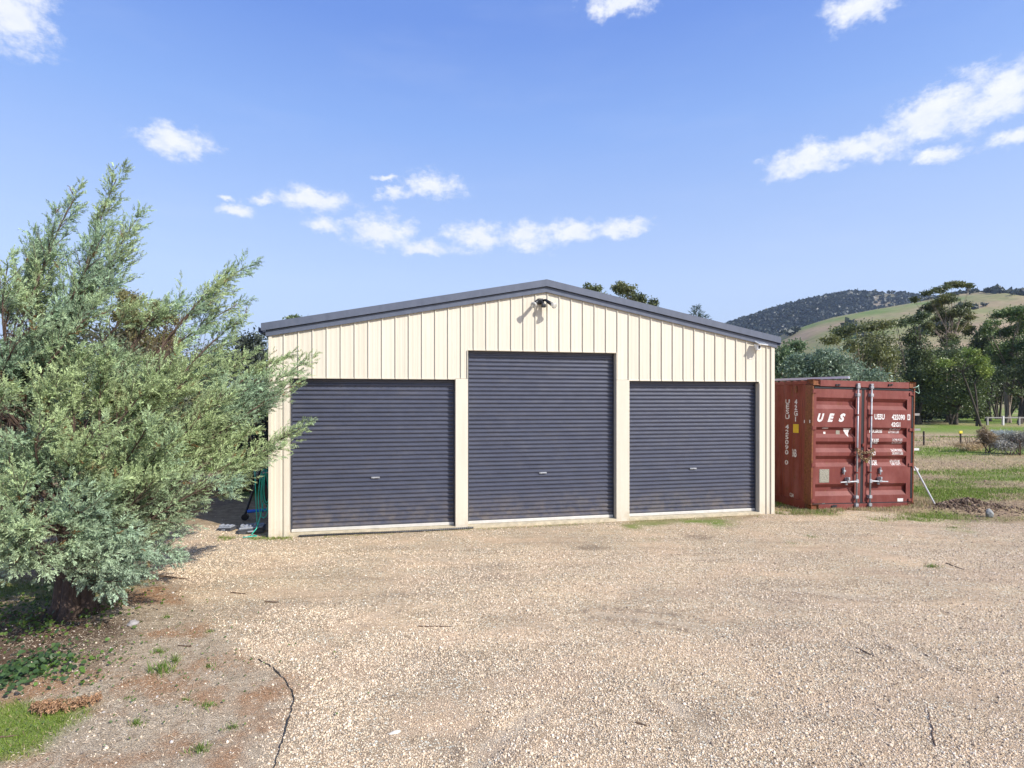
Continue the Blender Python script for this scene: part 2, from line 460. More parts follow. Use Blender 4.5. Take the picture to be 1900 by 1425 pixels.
def ground_z(x, y):
    near = 1 - sstep(25, 60, np.hypot(x, y))
    z = (fbm(x, y, .5, 3, 5) - .5)*.07*near + (fbm(x, y, 3.2, 3, 6) - .5)*.022*near
    t0, t1 = track_mask(x, y)
    z = z - .012*t0 + .009*t1
    d = (x - P0.x)*(-U.y) + (y - P0.y)*U.x          # distance in front of (neg) / behind the shed wall line
    s = (x - P0.x)*U.x + (y - P0.y)*U.y
    flat = sstep(-.9, -.15, d)*sstep(-1.2, -.3, s)*(1 - sstep(9.4, 12.2, s))*(1-sstep(9.5, 11, d))
    z = z*(1 - flat) - .012*flat
    # spoil heap right of the container
    for cx, cy, rx, ry, h in ((9.02, 11.4, .46, .32, .15), (9.45, 11.2, .6, .3, .07), (10.4, 11.0, 1.0, .3, .04), (8.1, 11.15, .5, .2, .06), (6.8, 10.95, .7, .2, .05)):
        q = np.hypot((x-cx)/rx, (y-cy)/ry)
        z = z + h*np.exp(-q**2)*(.75 + .6*fbm(x, y, 7, 3, 8))
    return z
def graded(lo, hi, a, b, step, grow=1.16, cap=120):
    core = list(np.arange(a, b+1e-6, step)); s = step; v = b
    up = []
    while v < hi: s = min(s*grow, cap); v += s; up.append(v)
    s = step; v = a; dn = []
    while v > lo: s = min(s*grow, cap); v -= s; dn.append(v)
    return np.array(dn[::-1] + core + up)
gx = graded(-2400, 2400, -6.5, 11.5, .055)
gy = graded(-2400, 2400, 2.6, 12.6, .05)
XX, YY = np.meshgrid(gx, gy)
ZZ = ground_z(XX, YY)
nx, ny = len(gx), len(gy)
idx = np.arange(nx*ny).reshape(ny, nx)
Q = np.stack([idx[:-1, :-1].ravel(), idx[:-1, 1:].ravel(), idx[1:, 1:].ravel(), idx[1:, :-1].ravel()], 1)
li, fi, gr, so, lawn = masks(XX.ravel(), YY.ravel())

m = N('ground_surface')
pos = m.n('ShaderNodeNewGeometry').outputs['Position']
va = m.n('ShaderNodeVertexColor', layer_name='col')       # R litter, G field, B green
vs = m.n('ShaderNodeSeparateColor'); m.l(va.outputs[0], vs.inputs[0])
vb = m.n('ShaderNodeAttribute', attribute_name='extra'); vb2 = m.n('ShaderNodeSeparateXYZ'); m.l(vb.outputs['Vector'], vb2.inputs[0])
# gravel: stones told apart by cells, with sandy fines between
vo = m.n('ShaderNodeTexVoronoi'); vo.inputs['Scale'].default_value = 62; m.l(pos, vo.inputs['Vector'])
vo2 = m.n('ShaderNodeTexVoronoi', feature='DISTANCE_TO_EDGE'); vo2.inputs['Scale'].default_value = 62; m.l(pos, vo2.inputs['Vector'])
sepc = m.n('ShaderNodeSeparateColor'); m.l(vo.outputs['Color'], sepc.inputs[0])
stone = m.ramp(sepc.outputs[0], [(0, (0.352, 0.270, 0.181, 1)), (.25, (0.612, 0.473, 0.304, 1)), (.6, (0.781, 0.618, 0.413, 1)), (.85, (0.833, 0.722, 0.518, 1)), (1, (0.833, 0.850, 0.713, 1))])
gapc = m.mr(vo2.outputs['Distance'], .0, .16)
fines = m.ramp(m.noise(8, 6, .7, vec=pos), [(.3, (0.532, 0.388, 0.249, 1)), (.7, (0.741, 0.556, 0.382, 1))])
sandy = m.mr(m.noise(1.1, 5, .6, vec=pos, stretch=(1, 1.6, 1)), .42, .68)
gcol = m.mix(gapc, (.30, .225, .15, 1), stone)
gcol = m.mix(m.math('MULTIPLY', sandy, .75), gcol, fines)
big = m.ramp(m.noise(.55, 5, .6, vec=pos, stretch=(1, 2.2, 1)), [(.3, (.80, .80, .82, 1)), (.7, (1.08, 1.05, 1.0, 1))])
gcol = m.mix(1.0, gcol, big, 'MULTIPLY')
rt = m.n('ShaderNodeMapping'); rt.inputs['Rotation'].default_value = (0, 0, R(38)); rt.inputs['Scale'].default_value = (.35, 2.4, 1); m.l(pos, rt.inputs[0])
strk = m.ramp(m.noise(1.6, 6, .65, vec=rt.outputs[0]), [(.36, (.80, .79, .79, 1)), (.52, (1, 1, 1, 1)), (.7, (1.07, 1.06, 1.05, 1))])
gcol = m.mix(.8, gcol, strk, 'MULTIPLY')
trk = m.n('ShaderNodeAttribute', attribute_name='track')
tr_s = m.n('ShaderNodeSeparateXYZ'); m.l(trk.outputs['Vector'], tr_s.inputs[0])
gcol = m.mix(m.math('MULTIPLY', tr_s.outputs[0], m.mr(m.noise(5, 6, .7, vec=pos), .3, .6)), gcol, m.ramp(m.noise(20, 6, .7, vec=pos), [(.3, (.50, .40, .28, 1)), (.7, (.64, .53, .39, 1))]))
gcol = m.mix(m.math('MULTIPLY', tr_s.outputs[1], m.mr(m.noise(7, 6, .7, vec=pos), .42, .6)), gcol, (.25, .19, .135, 1))
spk = m.mr(m.noise(9, 7, .8, vec=pos), .64, .72)
gcol = m.mix(m.math('MULTIPLY', spk, .5), gcol, (.17, .125, .085, 1))
# litter
lit = m.ramp(m.noise(14, 8, .75, vec=pos), [(.25, (.22, .165, .11, 1)), (.5, (.45, .36, .25, 1)), (.75, (.64, .54, .40, 1))])
needles = m.ramp(m.noise(30, 6, .7, vec=pos), [(.3, (.25, .125, .06, 1)), (.7, (.48, .27, .14, 1))])
lit = m.mix(m.math('MULTIPLY', m.mr(m.noise(1.5, 6, .65, vec=pos), .45, .62), .8), lit, needles)
# paddock
drygrass = m.ramp(m.noise(6, 8, .75, vec=pos), [(.25, (0.217, 0.155, 0.093, 1)), (.5, (0.419, 0.310, 0.186, 1)), (.75, (0.620, 0.496, 0.310, 1))])
greeng = m.ramp(m.noise(5, 8, .7, vec=pos), [(.25, (0.090, 0.128, 0.027, 1)), (.5, (0.165, 0.247, 0.042, 1)), (.75, (0.285, 0.330, 0.090, 1))])
soilc = m.ramp(m.noise(12, 8, .75, vec=pos), [(.3, (0.150, 0.098, 0.068, 1)), (.7, (0.450, 0.323, 0.225, 1))])
padd = m.mix(vs.outputs[2], drygrass, greeng)
padd = m.mix(m.math('MULTIPLY', vb2.outputs[0], m.mr(m.noise(9, 6, .7, vec=pos), .4, .6)), padd, soilc)
colr = m.mix(vs.outputs[0], gcol, lit)
colr = m.mix(vs.outputs[1], colr, padd)
colr = m.mix(m.math('MULTIPLY', vb2.outputs[1], .9), colr, greeng)
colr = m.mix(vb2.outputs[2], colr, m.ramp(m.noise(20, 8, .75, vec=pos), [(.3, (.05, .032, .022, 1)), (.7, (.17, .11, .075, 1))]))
m.base(colr); m.set(Roughness=.95); m.b.inputs['Specular IOR Level'].default_value = .15
h = m.math('ADD', m.math('MULTIPLY', gapc, .5), m.math('MULTIPLY', m.noise(30, 6, .75, vec=pos), .8))
m.bump(h, .9, .012)
GROUND = m.mat
gcols = np.stack([li, fi, gr], 1)
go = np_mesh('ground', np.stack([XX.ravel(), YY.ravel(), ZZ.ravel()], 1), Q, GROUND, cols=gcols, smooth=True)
mound_and_shade = np.zeros(nx*ny)
for cx, cy, rx, ry in ((9.02, 11.35, .6, .38), (9.5, 11.2, .55, .25), (10.4, 11.0, .9, .22)):
    q = np.hypot((XX.ravel()-cx)/rx, (YY.ravel()-cy)/ry); mound_and_shade = np.maximum(mound_and_shade, 1 - sstep(.6, 1.15, q + fbm(XX.ravel(), YY.ravel(), 5, 3, 4) - .5))
for px, py, r in ((1297, 997, .32), (1100, 1017, .28)):          # dark damp patches in the gravel
    g0 = G(px, py); q = np.hypot((XX.ravel()-g0.x)/r, (YY.ravel()-g0.y)/(r*.7)); mound_and_shade = np.maximum(mound_and_shade, .5*(1 - sstep(.3, 1.1, q + fbm(XX.ravel(), YY.ravel(), 6, 3, 4) - .5)))
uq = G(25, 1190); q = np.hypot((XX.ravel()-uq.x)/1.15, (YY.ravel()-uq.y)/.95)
mound_and_shade = np.maximum(mound_and_shade, .9*(1 - sstep(.45, 1.1, q + fbm(XX.ravel(), YY.ravel(), 3, 3, 4) - .5)))       # juniper's shade painted into the ground as dark litter
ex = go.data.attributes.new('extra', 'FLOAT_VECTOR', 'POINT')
ex.data.foreach_set('vector', np.stack([so, lawn, mound_and_shade], 1).astype(np.float32).ravel())
t0, t1 = track_mask(XX.ravel(), YY.ravel())
ex = go.data.attributes.new('track', 'FLOAT_VECTOR', 'POINT'); ex.data.foreach_set('vector', np.stack([t0, t1, t0*0], 1).astype(np.float32).ravel())
tag(go, 'tan gravel yard running into a dry paddock with green patches', kind='structure')

# ---- loose gravel: real stones, spread by geometry nodes
def in_view(x, y, mg=.6):
    return (np.abs(x) < .93*y + mg)
def stones_points():
    out = []
    for y0, y1, dens in ((2.9, 4.2, 6800), (4.2, 6.0, 4600), (6.0, 8.2, 2300), (8.2, 10.8, 950)):
        xm = .95*y1 + .8
        n = int((y1-y0)*2*xm*dens)
        x = rng.uniform(-xm, xm, n); y = rng.uniform(y0, y1, n)
        k = in_view(x, y); x, y = x[k], y[k]
        litter, fld, g_, s_, lw = masks(x, y)
        d = (x - P0.x)*(-U.y) + (y - P0.y)*U.x; s = (x - P0.x)*U.x + (y - P0.y)*U.y
        inside = (d > -.08) & (s > -.1) & (s < 9.2)
        sand = sstep(.52, .66, fbm(x, y*1.5, .9, 3, 12))
        clump = .55 + .9*fbm(x, y, 2.5, 2, 14)
        p = clump*(1 - .8*sand)*(1 - .85*track_mask(x, y)[0])*(1 - .965*litter)*(1 - .97*fld)*(1-lw)
        k = (rng.random(len(x)) < p) & ~inside
        out.append((x[k], y[k], np.full(k.sum(), y0)))
    return [np.concatenate(a) for a in zip(*out)]
sx, sy, sb = stones_points()
ns = len(sx)
size = rng.lognormal(math.log(.0040), .36, ns)*(1 + .05*(sb - 3)); size = np.clip(size, .003, .0115)
szz = ground_z(sx, sy) + size*.25
me = bpy.data.meshes.new('loose_gravel')
me.vertices.add(ns); me.vertices.foreach_set('co', np.stack([sx, sy, szz], 1).astype(np.float32).ravel())
a = me.attributes.new('rot', 'FLOAT_VECTOR', 'POINT'); a.data.foreach_set('vector', rng.uniform(0, 6.28, (ns, 3)).astype(np.float32).ravel())
a = me.attributes.new('scl', 'FLOAT_VECTOR', 'POINT'); a.data.foreach_set('vector', (size[:, None]*rng.uniform(.6, 1.35, (ns, 3))).astype(np.float32).ravel())
m = N('gravel_stone')
oi = m.n('ShaderNodeObjectInfo')
m.base(m.ramp(oi.outputs['Random'], [(0, (0.190, 0.146, 0.105, 1)), (.16, (0.405, 0.309, 0.208, 1)), (.5, (0.673, 0.534, 0.371, 1)), (.85, (0.773, 0.634, 0.462, 1)), (1, (0.830, 0.741, 0.613, 1))]))
m.set(Roughness=.8)
STONE = m.mat
me.materials.append(STONE)
lg = mesh_obj('loose_gravel', me)
tag(lg, 'loose tan and cream gravel scattered over the yard', 'gravel', kind='stuff')
ng = bpy.data.node_groups.new('scatter_stones', 'GeometryNodeTree')
ng.interface.new_socket('Geometry', in_out='INPUT', socket_type='NodeSocketGeometry')
ng.interface.new_socket('Geometry', in_out='OUTPUT', socket_type='NodeSocketGeometry')
gi = ng.nodes.new('NodeGroupInput'); gout = ng.nodes.new('NodeGroupOutput')
ico = ng.nodes.new('GeometryNodeMeshIcoSphere'); ico.inputs['Radius'].default_value = 1; ico.inputs['Subdivisions'].default_value = 1
smt = ng.nodes.new('GeometryNodeSetMaterial'); smt.inputs['Material'].default_value = STONE
iop = ng.nodes.new('GeometryNodeInstanceOnPoints')
na1 = ng.nodes.new('GeometryNodeInputNamedAttribute'); na1.data_type = 'FLOAT_VECTOR'; na1.inputs['Name'].default_value = 'rot'
na2 = ng.nodes.new('GeometryNodeInputNamedAttribute'); na2.data_type = 'FLOAT_VECTOR'; na2.inputs['Name'].default_value = 'scl'
e2r = ng.nodes.new('FunctionNodeEulerToRotation')
L = ng.links.new
L(gi.outputs[0], iop.inputs['Points']); L(ico.outputs[0], smt.inputs[0]); L(smt.outputs[0], iop.inputs['Instance'])
L(na1.outputs[0], e2r.inputs[0]); L(e2r.outputs[0], iop.inputs['Rotation']); L(na2.outputs[0], iop.inputs['Scale'])
L(iop.outputs[0], gout.inputs[0])
md = lg.modifiers.new('scatter', 'NODES'); md.node_group = ng

# ================================================================ SHED
shed = empty('shed', P0, (0, 0, TH), 'cream steel shed with three slate roller doors and a low gable roof', 'shed')
def su(px):
    t = (px - 950)/F
    return (t*P0.y - P0.x)/(U.x - t*U.y)
def sz(px, py):
    s = su(px); return CH - (py - HZ)/F*(P0.y + s*U.y)
SW = 9.10
def ztop(s): return 4.265 - .193*abs(s - 4.55)
OPEN = [(su(537), su(845), 2.53), (su(868), su(1143), 3.03), (su(1167), su(1408), 2.53)]
rib = [.209 + .2182*k for k in range(41)]
PROF = [(0, 0), (.004, -.020), (.016, -.020), (.022, 0), (.066, 0), (.071, -.0016), (.1, -.0016), (.105, 0), (.15, 0), (.155, -.0016), (.184, -.0016), (.189, 0), (.2182, 0)]
def bottom_at(s):
    for a, b, h in OPEN:
        if a < s < b: return h
    if OPEN[0][1] <= s <= OPEN[1][0]: return 2.545
    if OPEN[1][1] <= s <= OPEN[2][0]: return 2.545
    return -.02
edges = [0.0] + rib + [SW]
brk = [OPEN[0][0], OPEN[0][1], OPEN[1][0], OPEN[1][1], OPEN[2][0], OPEN[2][1], 4.55]
for k in range(len(edges)-1):
    a, b = edges[k], edges[k+1]
    pr = [(a+x, y) for x, y in PROF if a+x < b-1e-4] if k > 0 else [(a, 0), (.05, 0), (.055, -.003), (.085, -.003), (.09, 0), (.14, 0), (.145, -.003), (.175, -.003), (.18, 0)]
    pr.append((b, 0))
    for q in brk:
        if a + 1e-4 < q < b - 1e-4:
            yy = np.interp(q, [p[0] for p in pr], [p[1] for p in pr]); pr.append((q, float(yy)))
    pr.sort()
    mb = MB()
    for (s0, y0), (s1, y1) in zip(pr[:-1], pr[1:]):
        if s1 - s0 < 1e-6: continue
        zb = bottom_at((s0+s1)/2)
        mb.add([(s0, y0, zb), (s1, y1, zb), (s1, y1, ztop(s1)-.12), (s0, y0, ztop(s0)-.12)], [(0, 1, 2, 3)])
    mb.build('wall_panel', CREAM, shed)
# flat trims and jambs round the doors
def part(name, mat, parent, *boxes, r=.003):
    mb = MB()
    for a, b in boxes: mb.bevel_box(a, b, r)
    return mb.build(name, mat, parent)
OA, OB, OC = OPEN
part('corner_trim', CREAM, shed, ((-.012, -.026, -.03), (.035, -.001, ztop(0)-.12)), ((-.012, -.001, -.03), (-.002, .07, ztop(0)-.14)))
part('corner_trim', CREAM, shed, ((SW-.062, -.026, -.03), (SW+.012, -.001, ztop(SW)-.12)), ((SW+.002, -.001, -.03), (SW+.012, .07, ztop(SW)-.14)))
part('door_trim', CREAM, shed, ((OA[0]-.078, -.022, -.03), (OA[0], .14, 2.50)))
part('door_trim', CREAM, shed, ((OC[1], -.022, -.03), (OC[1]+.07, .14, 2.50)))
part('door_column', CREAM, shed, ((OA[1], -.024, -.03), (OB[0], .14, 2.54)))
part('door_column', CREAM, shed, ((OB[1], -.024, -.03), (OC[0], .14, 2.54)))
for s0, s1 in ((OB[0]-.012, OB[0]), (OB[1], OB[1]+.012)):
    part('door_trim', CREAM, shed, ((s0, -.0235, 2.545), (s1, .14, 3.03)))
for a, b, h in OPEN:
    part('lintel', CREAM, shed, ((a-.002, -.006, h-.004), (b+.002, .14, h+.022)))
# roller doors
def roller_door(a, b, h, label):
    mb = MB(); p = .0722
    z = .085; prof = []
    while z < h + .10:
        prof += [(.020, z), (.020, z+.010), (.001, z+.018), (-.002, z+.034), (.001, z+.050), (.020, z+.0605)]
        z += p
    Y = .105
    V = []
    for y, zz in prof: V += [(a+.012, Y+y, zz), (b-.012, Y+y, zz)]
    mb.add(V, [(2*i, 2*i+1, 2*i+3, 2*i+2) for i in range(len(prof)-1)])
    d = mb.build('roller_door', SLATE, shed); d['label'] = label
    mb = MB(); mb.bevel_box((a+.014, Y-.012, .038), (b-.014, Y+.03, .088), .006); mb.build('bottom_rail', ALU, d)
    mb = MB(); mb.bevel_box((a, -.03, -.05), (b, .2, .034), .004); mb.build('door_sill', CREAMSILL, d)
    mb = MB(); mb.bevel_box((a+.001, .094, .04), (a+.03, .13, h), .003); mb.build('guide', DARKGUIDE, d)
    mb = MB(); mb.bevel_box((b-.03, .094, .04), (b-.001, .13, h), .003); mb.build('guide', DARKGUIDE, d)
    mb = MB(); c = (a+b)/2; zz = .885
    mb.bevel_box((c-.06, Y-.014, zz-.014), (c+.075, Y-.003, zz+.014), .003); mb.tube([(c-.03, Y-.014, zz), (c-.03, Y-.028, zz)], .012, 10)
    mb.bevel_box((c+.0, Y-.03, zz-.006), (c+.065, Y-.022, zz+.006), .002)
    mb.build('door_lock', GALV, d)
    # small dark blocks stand in for the dotted rib shadow under the head
    mb = MB(); mb.bevel_box((-.012, Y-.012, -.006), (.012, Y-.003, .006), .003); bm_ = mb.mesh('shade_dot', BLACKP)
    for i in range(int((b-a)/.2182)+1):
        s = a + .14 + i*.2182
        if s < b-.05: mesh_obj('shade_dot', bm_, None, d).location = (s, 0, h-.125)
    return d
CREAMSILL = simple('cream_sill', (.50, .43, .30), .7, var=.25, scale=12)
DARKGUIDE = simple('slate_guide', (.035, .04, .055), .5)
roller_door(*OA, 'left roller door, lower, beside the juniper')
roller_door(*OB, 'taller middle roller door')
roller_door(*OC, 'right roller door, lower, nearest the container')
# gable trims
for sgn in (-1, 1):
    def sl(u0, u1, zt, zb):
        pts = [(u0, zt), (u1, zt), (u1, zb), (u0, zb)]
        return [(4.55 + sgn*u, 4.275 - .193*u + dz) for u, dz in pts]
    mb = MB(); mb.prism(sl(0, 4.60, -.118, -.205), -.045, -.027); mb.prism(sl(0, 4.60, -.109, -.1175), -.030, .0)
    mb.build('barge_board', TRIM, shed)
    mb = MB(); mb.prism(sl(0, 4.66, .002, -.108), -.085, -.048); mb.prism(sl(0, 4.66, .012, .0025), -.075, .18)
    mb.build('barge_cap', TRIM, shed)
    # roof sheet with ribs running down the slope
    mb = MB(); n = 46
    for i in range(n):
        y0 = .19 + i*.2
        for (ya, yb, za, zb) in ((y0, y0+.15, 0, 0), (y0+.15, y0+.165, 0, .03), (y0+.165, y0+.185, .03, .03), (y0+.185, y0+.2, .03, 0)):
            mb.add([(4.55, ya, 4.25+za), (4.55+sgn*4.66, ya, 4.25-.193*4.66+za), (4.55+sgn*4.66, yb, 4.25-.193*4.66+zb), (4.55, yb, 4.25+zb)], [(0, 1, 2, 3)])
    mb.build('roof_sheet', TRIM, shed)
    # gutter
    xe = 4.55 + sgn*4.60; ze = 4.275-.193*4.6
    mb = MB()
    q = [(0, 0), (sgn*.0, -.10), (sgn*.03, -.125), (sgn*.09, -.125), (sgn*.115, -.10), (sgn*.115, -.02), (sgn*.108, -.02), (sgn*.105, -.098), (sgn*.085, -.117), (sgn*.035, -.117), (sgn*.008, -.098), (sgn*.008, 0)]
    mb.prism([(xe+x, ze-.03+z) for x, z in q], -.01, 9.3)
    mb.build('gutter', TRIM, shed)
# side and back walls
for x0 in (0.0, SW):
    mb = MB(); sg = -1 if x0 == 0 else 1; y = .07
    zt = ztop(0) - .06
    while y < 9.2:
        for ya, yb, da, db in ((0, .18, 0, 0), (.18, .186, 0, .02), (.186, .2, .02, .02), (.2, .206, .02, 0)):
            mb.add([(x0+sg*da, y+ya, -.02), (x0+sg*db, y+yb, -.02), (x0+sg*db, y+yb, zt), (x0+sg*da, y+ya, zt)], [(0, 1, 2, 3)])
        y += .206
    mb.build('side_wall', CREAM, shed)
mb = MB(); mb.prism([(0, -.02), (SW, -.02), (SW, ztop(SW)-.06), (4.55, ztop(4.55)-.06), (0, ztop(0)-.06)], 9.22, 9.26); mb.build('back_wall', CREAM, shed)
mb = MB(); mb.box((.01, .21, -.05), (SW-.01, 9.2, .03)); mb.build('floor_slab', CONC, shed)

# security light under the ridge
def shed_pt(s, y, z): return P0 + U*s + W*y + Vector((0, 0, z))
LX = su(1003)
GLASS = N('lamp_glass'); GLASS.base((.85, .84, .78, 1)); GLASS.set(Roughness=.12); GLASS.b.inputs['Transmission Weight'].default_value = .55; GLASS = GLASS.mat
sl_ = empty('security_light', shed_pt(LX, 0, sz(1003, 560)), (0, 0, TH), 'twin globe security light with black sensor under the gable peak', 'security light')
mb = MB(); mb.bevel_box((-.055, -.055, -.055), (.055, -.002, .055), .02); mb.build('mounting_box', BLACKP, sl_)
mb = MB(); mb.tube([(.0, -.05, .0), (.0, -.10, -.03), (.02, -.12, -.06)], [.02, .022, .02], 10); mb.bevel_box((-.02, -.16, -.12), (.06, -.09, -.05), .018); mb.build('motion_sensor', BLACKP, sl_)
for sg in (-1, 1):
    a = Vector((sg*.035, -.05, .02)); b = Vector((sg*.10, -.13, -.02)); c = Vector((sg*.145, -.19, -.065)); d = Vector((sg*.185, -.235, -.10))
    mb = MB(); mb.tube([a, (a+b)/2 + Vector((0, 0, .018)), b, c], [.018, .022, .03, .034], 12); arm = mb.build('lamp_holder', BLACKP, sl_, True)
    mb = MB(); dd = (d-c).normalized()
    mb.tube([c, c+dd*.02, c+dd*.055, c+dd*.08, c+dd*.088], [.026, .033, .052, .055, .03], 16); mb.build('globe', GLASS, arm, True)
# solar camera near the right eave
cl = empty('solar_camera', shed_pt(su(1399), 0, sz(1399, 645)), (0, 0, TH), 'small white solar panel lamp with black lens below the right eave', 'camera')
mb = MB(); mb.bevel_box((-.045, -.17, -.06), (.03, -.10, .045), .012); mb.build('housing', WHITEP, cl)
mb = MB(); mb.bevel_box((-.026, -.178, -.035), (.012, -.169, .022), .004); mb.build('lens', BLACKP, cl)
mb = MB(); mb.tube([(.0, -.11, .0), (.02, -.05, .03), (.03, -.002, .03)], .012, 8); mb.bevel_box((.0, -.014, -.01), (.06, -.002, .07), .004); mb.build('bracket', WHITEP, cl)
mb = MB()
mb.bevel_box((-.085, -.11, -.008), (.11, .05, .008), .004)
pan = mb.build('solar_panel', WHITEP, cl); pan.location = (.045, -.12, .082); pan.rotation_euler = (R(24), R(6), 0)
mb = MB(); mb.bevel_box((-.07, -.095, .0085), (.095, .038, .0105), .001); mb.build('solar_cell', simple('solar_cell', (.23, .26, .30), .15), pan)
mb = MB(); mb.tube([(.03, -.02, -.02), (.05, -.014, -.10), (.0, -.012, -.2), (-.1, -.012, -.22)], .0025, 5); mb.build('cable', WHITEP, cl)

# ribbed black drain pipe along the sill
mb = MB(); pts = []; rad = []
s = OA[0] + .15
while s < OB[0] + .1:
    pts.append(shed_pt(s, -.075 + .02*math.sin(s*2.2), .008)); rad.append(.018 if len(pts) % 2 else .014); s += .018
mb.tube(pts, rad, 8); tag(mb.build('drain_pipe', BLACKP), 'black ribbed drain pipe lying along the sill of the left door', 'pipe')

# ================================================================ CONTAINER
CW, CHH, CL = 2.438, 2.591, 12.19
c_org = P(1505, 742, 11.16); c_org.z = .0
cont = empty('shipping_container', c_org, (0, R(1.1), TH), 'faded red shipping container with white lettering and rusty corner posts', 'shipping container')
def cu(px, py):
    """front-face coordinates of a photo pixel"""
    t = (px - 950)/F
    x = (t*c_org.y - c_org.x)/(U.x - t*U.y)
    d = c_org.y + x*U.y
    return x, CH - (py - HZ)/F*d + x*math.tan(R(1.1)) - .0
def cbox(name, mat, *bx, parent=cont, r=.004, label=None):
    o = part(name, mat, parent, *bx, r=r)
    if label: o['label'] = label
    return o
# posts, header, sill, castings
cbox('corner_post', RUST, ((0, .03, .115), (.055, .21, CHH-.115)), ((.0, .012, .115), (.03, .035, CHH-.115)))
cbox('corner_post', RUST, ((CW-.1, .03, .115), (CW, .21, CHH-.115)), ((CW-.027, .012, .115), (CW, .031, CHH-.115)))
cbox('header', RED, ((.165, .0, CHH-.135), (CW-.165, .10, CHH-.012)))
cbox('sill', RED, ((.165, .0, .0), (CW-.165, .12, .122)))
for x in (0, CW-.162):
    for z in (0, CHH-.118):
        for y in (0, CL-.178):
            bm = bmesh.new(); bmesh.ops.create_cube(bm, size=1)
            for v in bm.verts: v.co = Vector((x+.081+v.co.x*.162, y+.089+v.co.y*.178 - .006, z+.059+v.co.z*.118))
            for want in (Vector((0, -1, 0)), Vector((-1 if x == 0 else 1, 0, 0))):
                bm.faces.ensure_lookup_table()
                f = max(bm.faces, key=lambda f: f.normal.dot(want)*f.calc_area())
                r_ = bmesh.ops.inset_region(bm, faces=[f], thickness=.034)
                bmesh.ops.translate(bm, verts=list(f.verts), vec=-want*.03)
            mes = bpy.data.meshes.new('corner_casting'); bm.to_mesh(mes); bm.free(); mes.materials.append(RUST)
            mesh_obj('corner_casting', mes, None, cont)
# side walls: corrugated steel, top and bottom rails
def side_profile(y0, y1):
    out = []; y = y0; p = .278
    while y < y1:
        out += [(y, 0), (y+.072, 0), (y+.140, .036), (y+.210, .036)]; y += p
    out.append((y1, 0)); return [(a, b) for a, b in out if a <= y1]
sp = side_profile(.21, CL-.2)
for x0, sg in ((.004, 1), (CW-.004, -1)):
    mb = MB(); V = []
    for y, d in sp: V += [(x0+sg*d, y, .16), (x0+sg*d, y, CHH-.10)]
    mb.add(V, [(2*i, 2*i+2, 2*i+3, 2*i+1) for i in range(len(sp)-1)])
    mb.build('side_wall', REDSIDE, cont)
    xa, xb = (0, .06) if sg == 1 else (CW-.06, CW)
    cbox('bottom_rail', REDSIDE, ((xa, .18, .0), (xb, CL-.18, .158)))
    cbox('top_rail', REDSIDE, ((xa, .175, CHH-.098), (xb, CL-.18, CHH-.03)))
mb = MB(); V = []; y = .1
while y < CL-.1:
    for a, b in ((0, 0), (.1, 0), (.12, .02), (.19, .02)): V += [(.06, y+a, CHH-.035+b), (CW-.06, y+a, CHH-.035+b)]
    y += .209
mb.add(V, [(2*i, 2*i+1, 2*i+3, 2*i+2) for i in range(len(V)//2-1)]); mb.build('roof_sheet', REDSIDE, cont)
cbox('end_wall', REDSIDE, ((.06, CL-.06, .1), (CW-.06, CL-.03, CHH-.05)))
cbox('underframe', REDSIDE, ((.06, .12, .06), (CW-.06, CL-.1, .16)))
# doors
GRO = [(2.235, 2.160, 2.090, 2.010), (1.650, 1.590, 1.515, 1.440), (1.365, 1.300, 1.230, 1.150), (1.080, 1.010, .940, .865), (.520, .445, .370, .285)]
DEP = .058; DY = .028
def door_y(z):
    for a, b, c, d in GRO:
        if d <= z <= a:
            return DY + float(np.interp(z, [d, c, b, a], [0, DEP, DEP, 0]))
    return DY
def door(x0, x1, gx0, gx1, label):
    mb = MB(); zb, zt = .14, 2.405
    # leaf frame and raised/recessed panel
    mb.box((x0, DY, zb), (gx0, DY+.05, zt)); mb.box((gx1, DY, zb), (x1, DY+.05, zt))
    zs = [zt]
    for g in GRO: zs += list(g)
    zs.append(zb)
    for i in range(len(zs)-1):
        za, zc = zs[i], zs[i+1]; ya, yc = door_y(za), door_y(zc)
        mb.add([(gx0, ya, za), (gx1, ya, za), (gx1, yc, zc), (gx0, yc, zc)], [(0, 3, 2, 1)])
    for g in GRO:      # end caps of the grooves, sloped a little
        for gx, s in ((gx0, 1), (gx1, -1)):
            mb.add([(gx, DY, g[0]), (gx, DY+DEP, g[1]), (gx, DY+DEP, g[2]), (gx, DY, g[3])], [(0, 1, 2, 3)])
    o = mb.build('door_leaf', RED, cont); o['label'] = label
    return o
xl0, xl1 = .05, cu(1597.5, 800)[0]; xr0, xr1 = cu(1603, 800)[0], cu(1690.5, 800)[0]
dl = door(xl0, xl1, cu(1513.5, 800)[0], cu(1587, 800)[0], 'left door leaf with slanted lettering')
dr = door(xr0, xr1, cu(1609, 800)[0], cu(1682.5, 800)[0], 'right door leaf with rows of weight figures')
cbox('door_gasket', DARKGAP, ((xl1+.002, DY+.008, .14), (xr0-.002, DY+.04, 2.405)))
cbox('door_gasket', DARKGAP, ((.05, .02, 2.41), (CW-.05, .06, 2.452)))
cbox('door_gasket', DARKGAP, ((.05, .02, .122), (CW-.05, .06, .138)))
cbox('door_gasket', DARKGAP, ((xr1+.002, .022, .13), (CW-.028, .029, 2.41)))
cbox('door_gasket', DARKGAP, ((.031, .034, .13), (xl0-.002, .07, 2.41)))
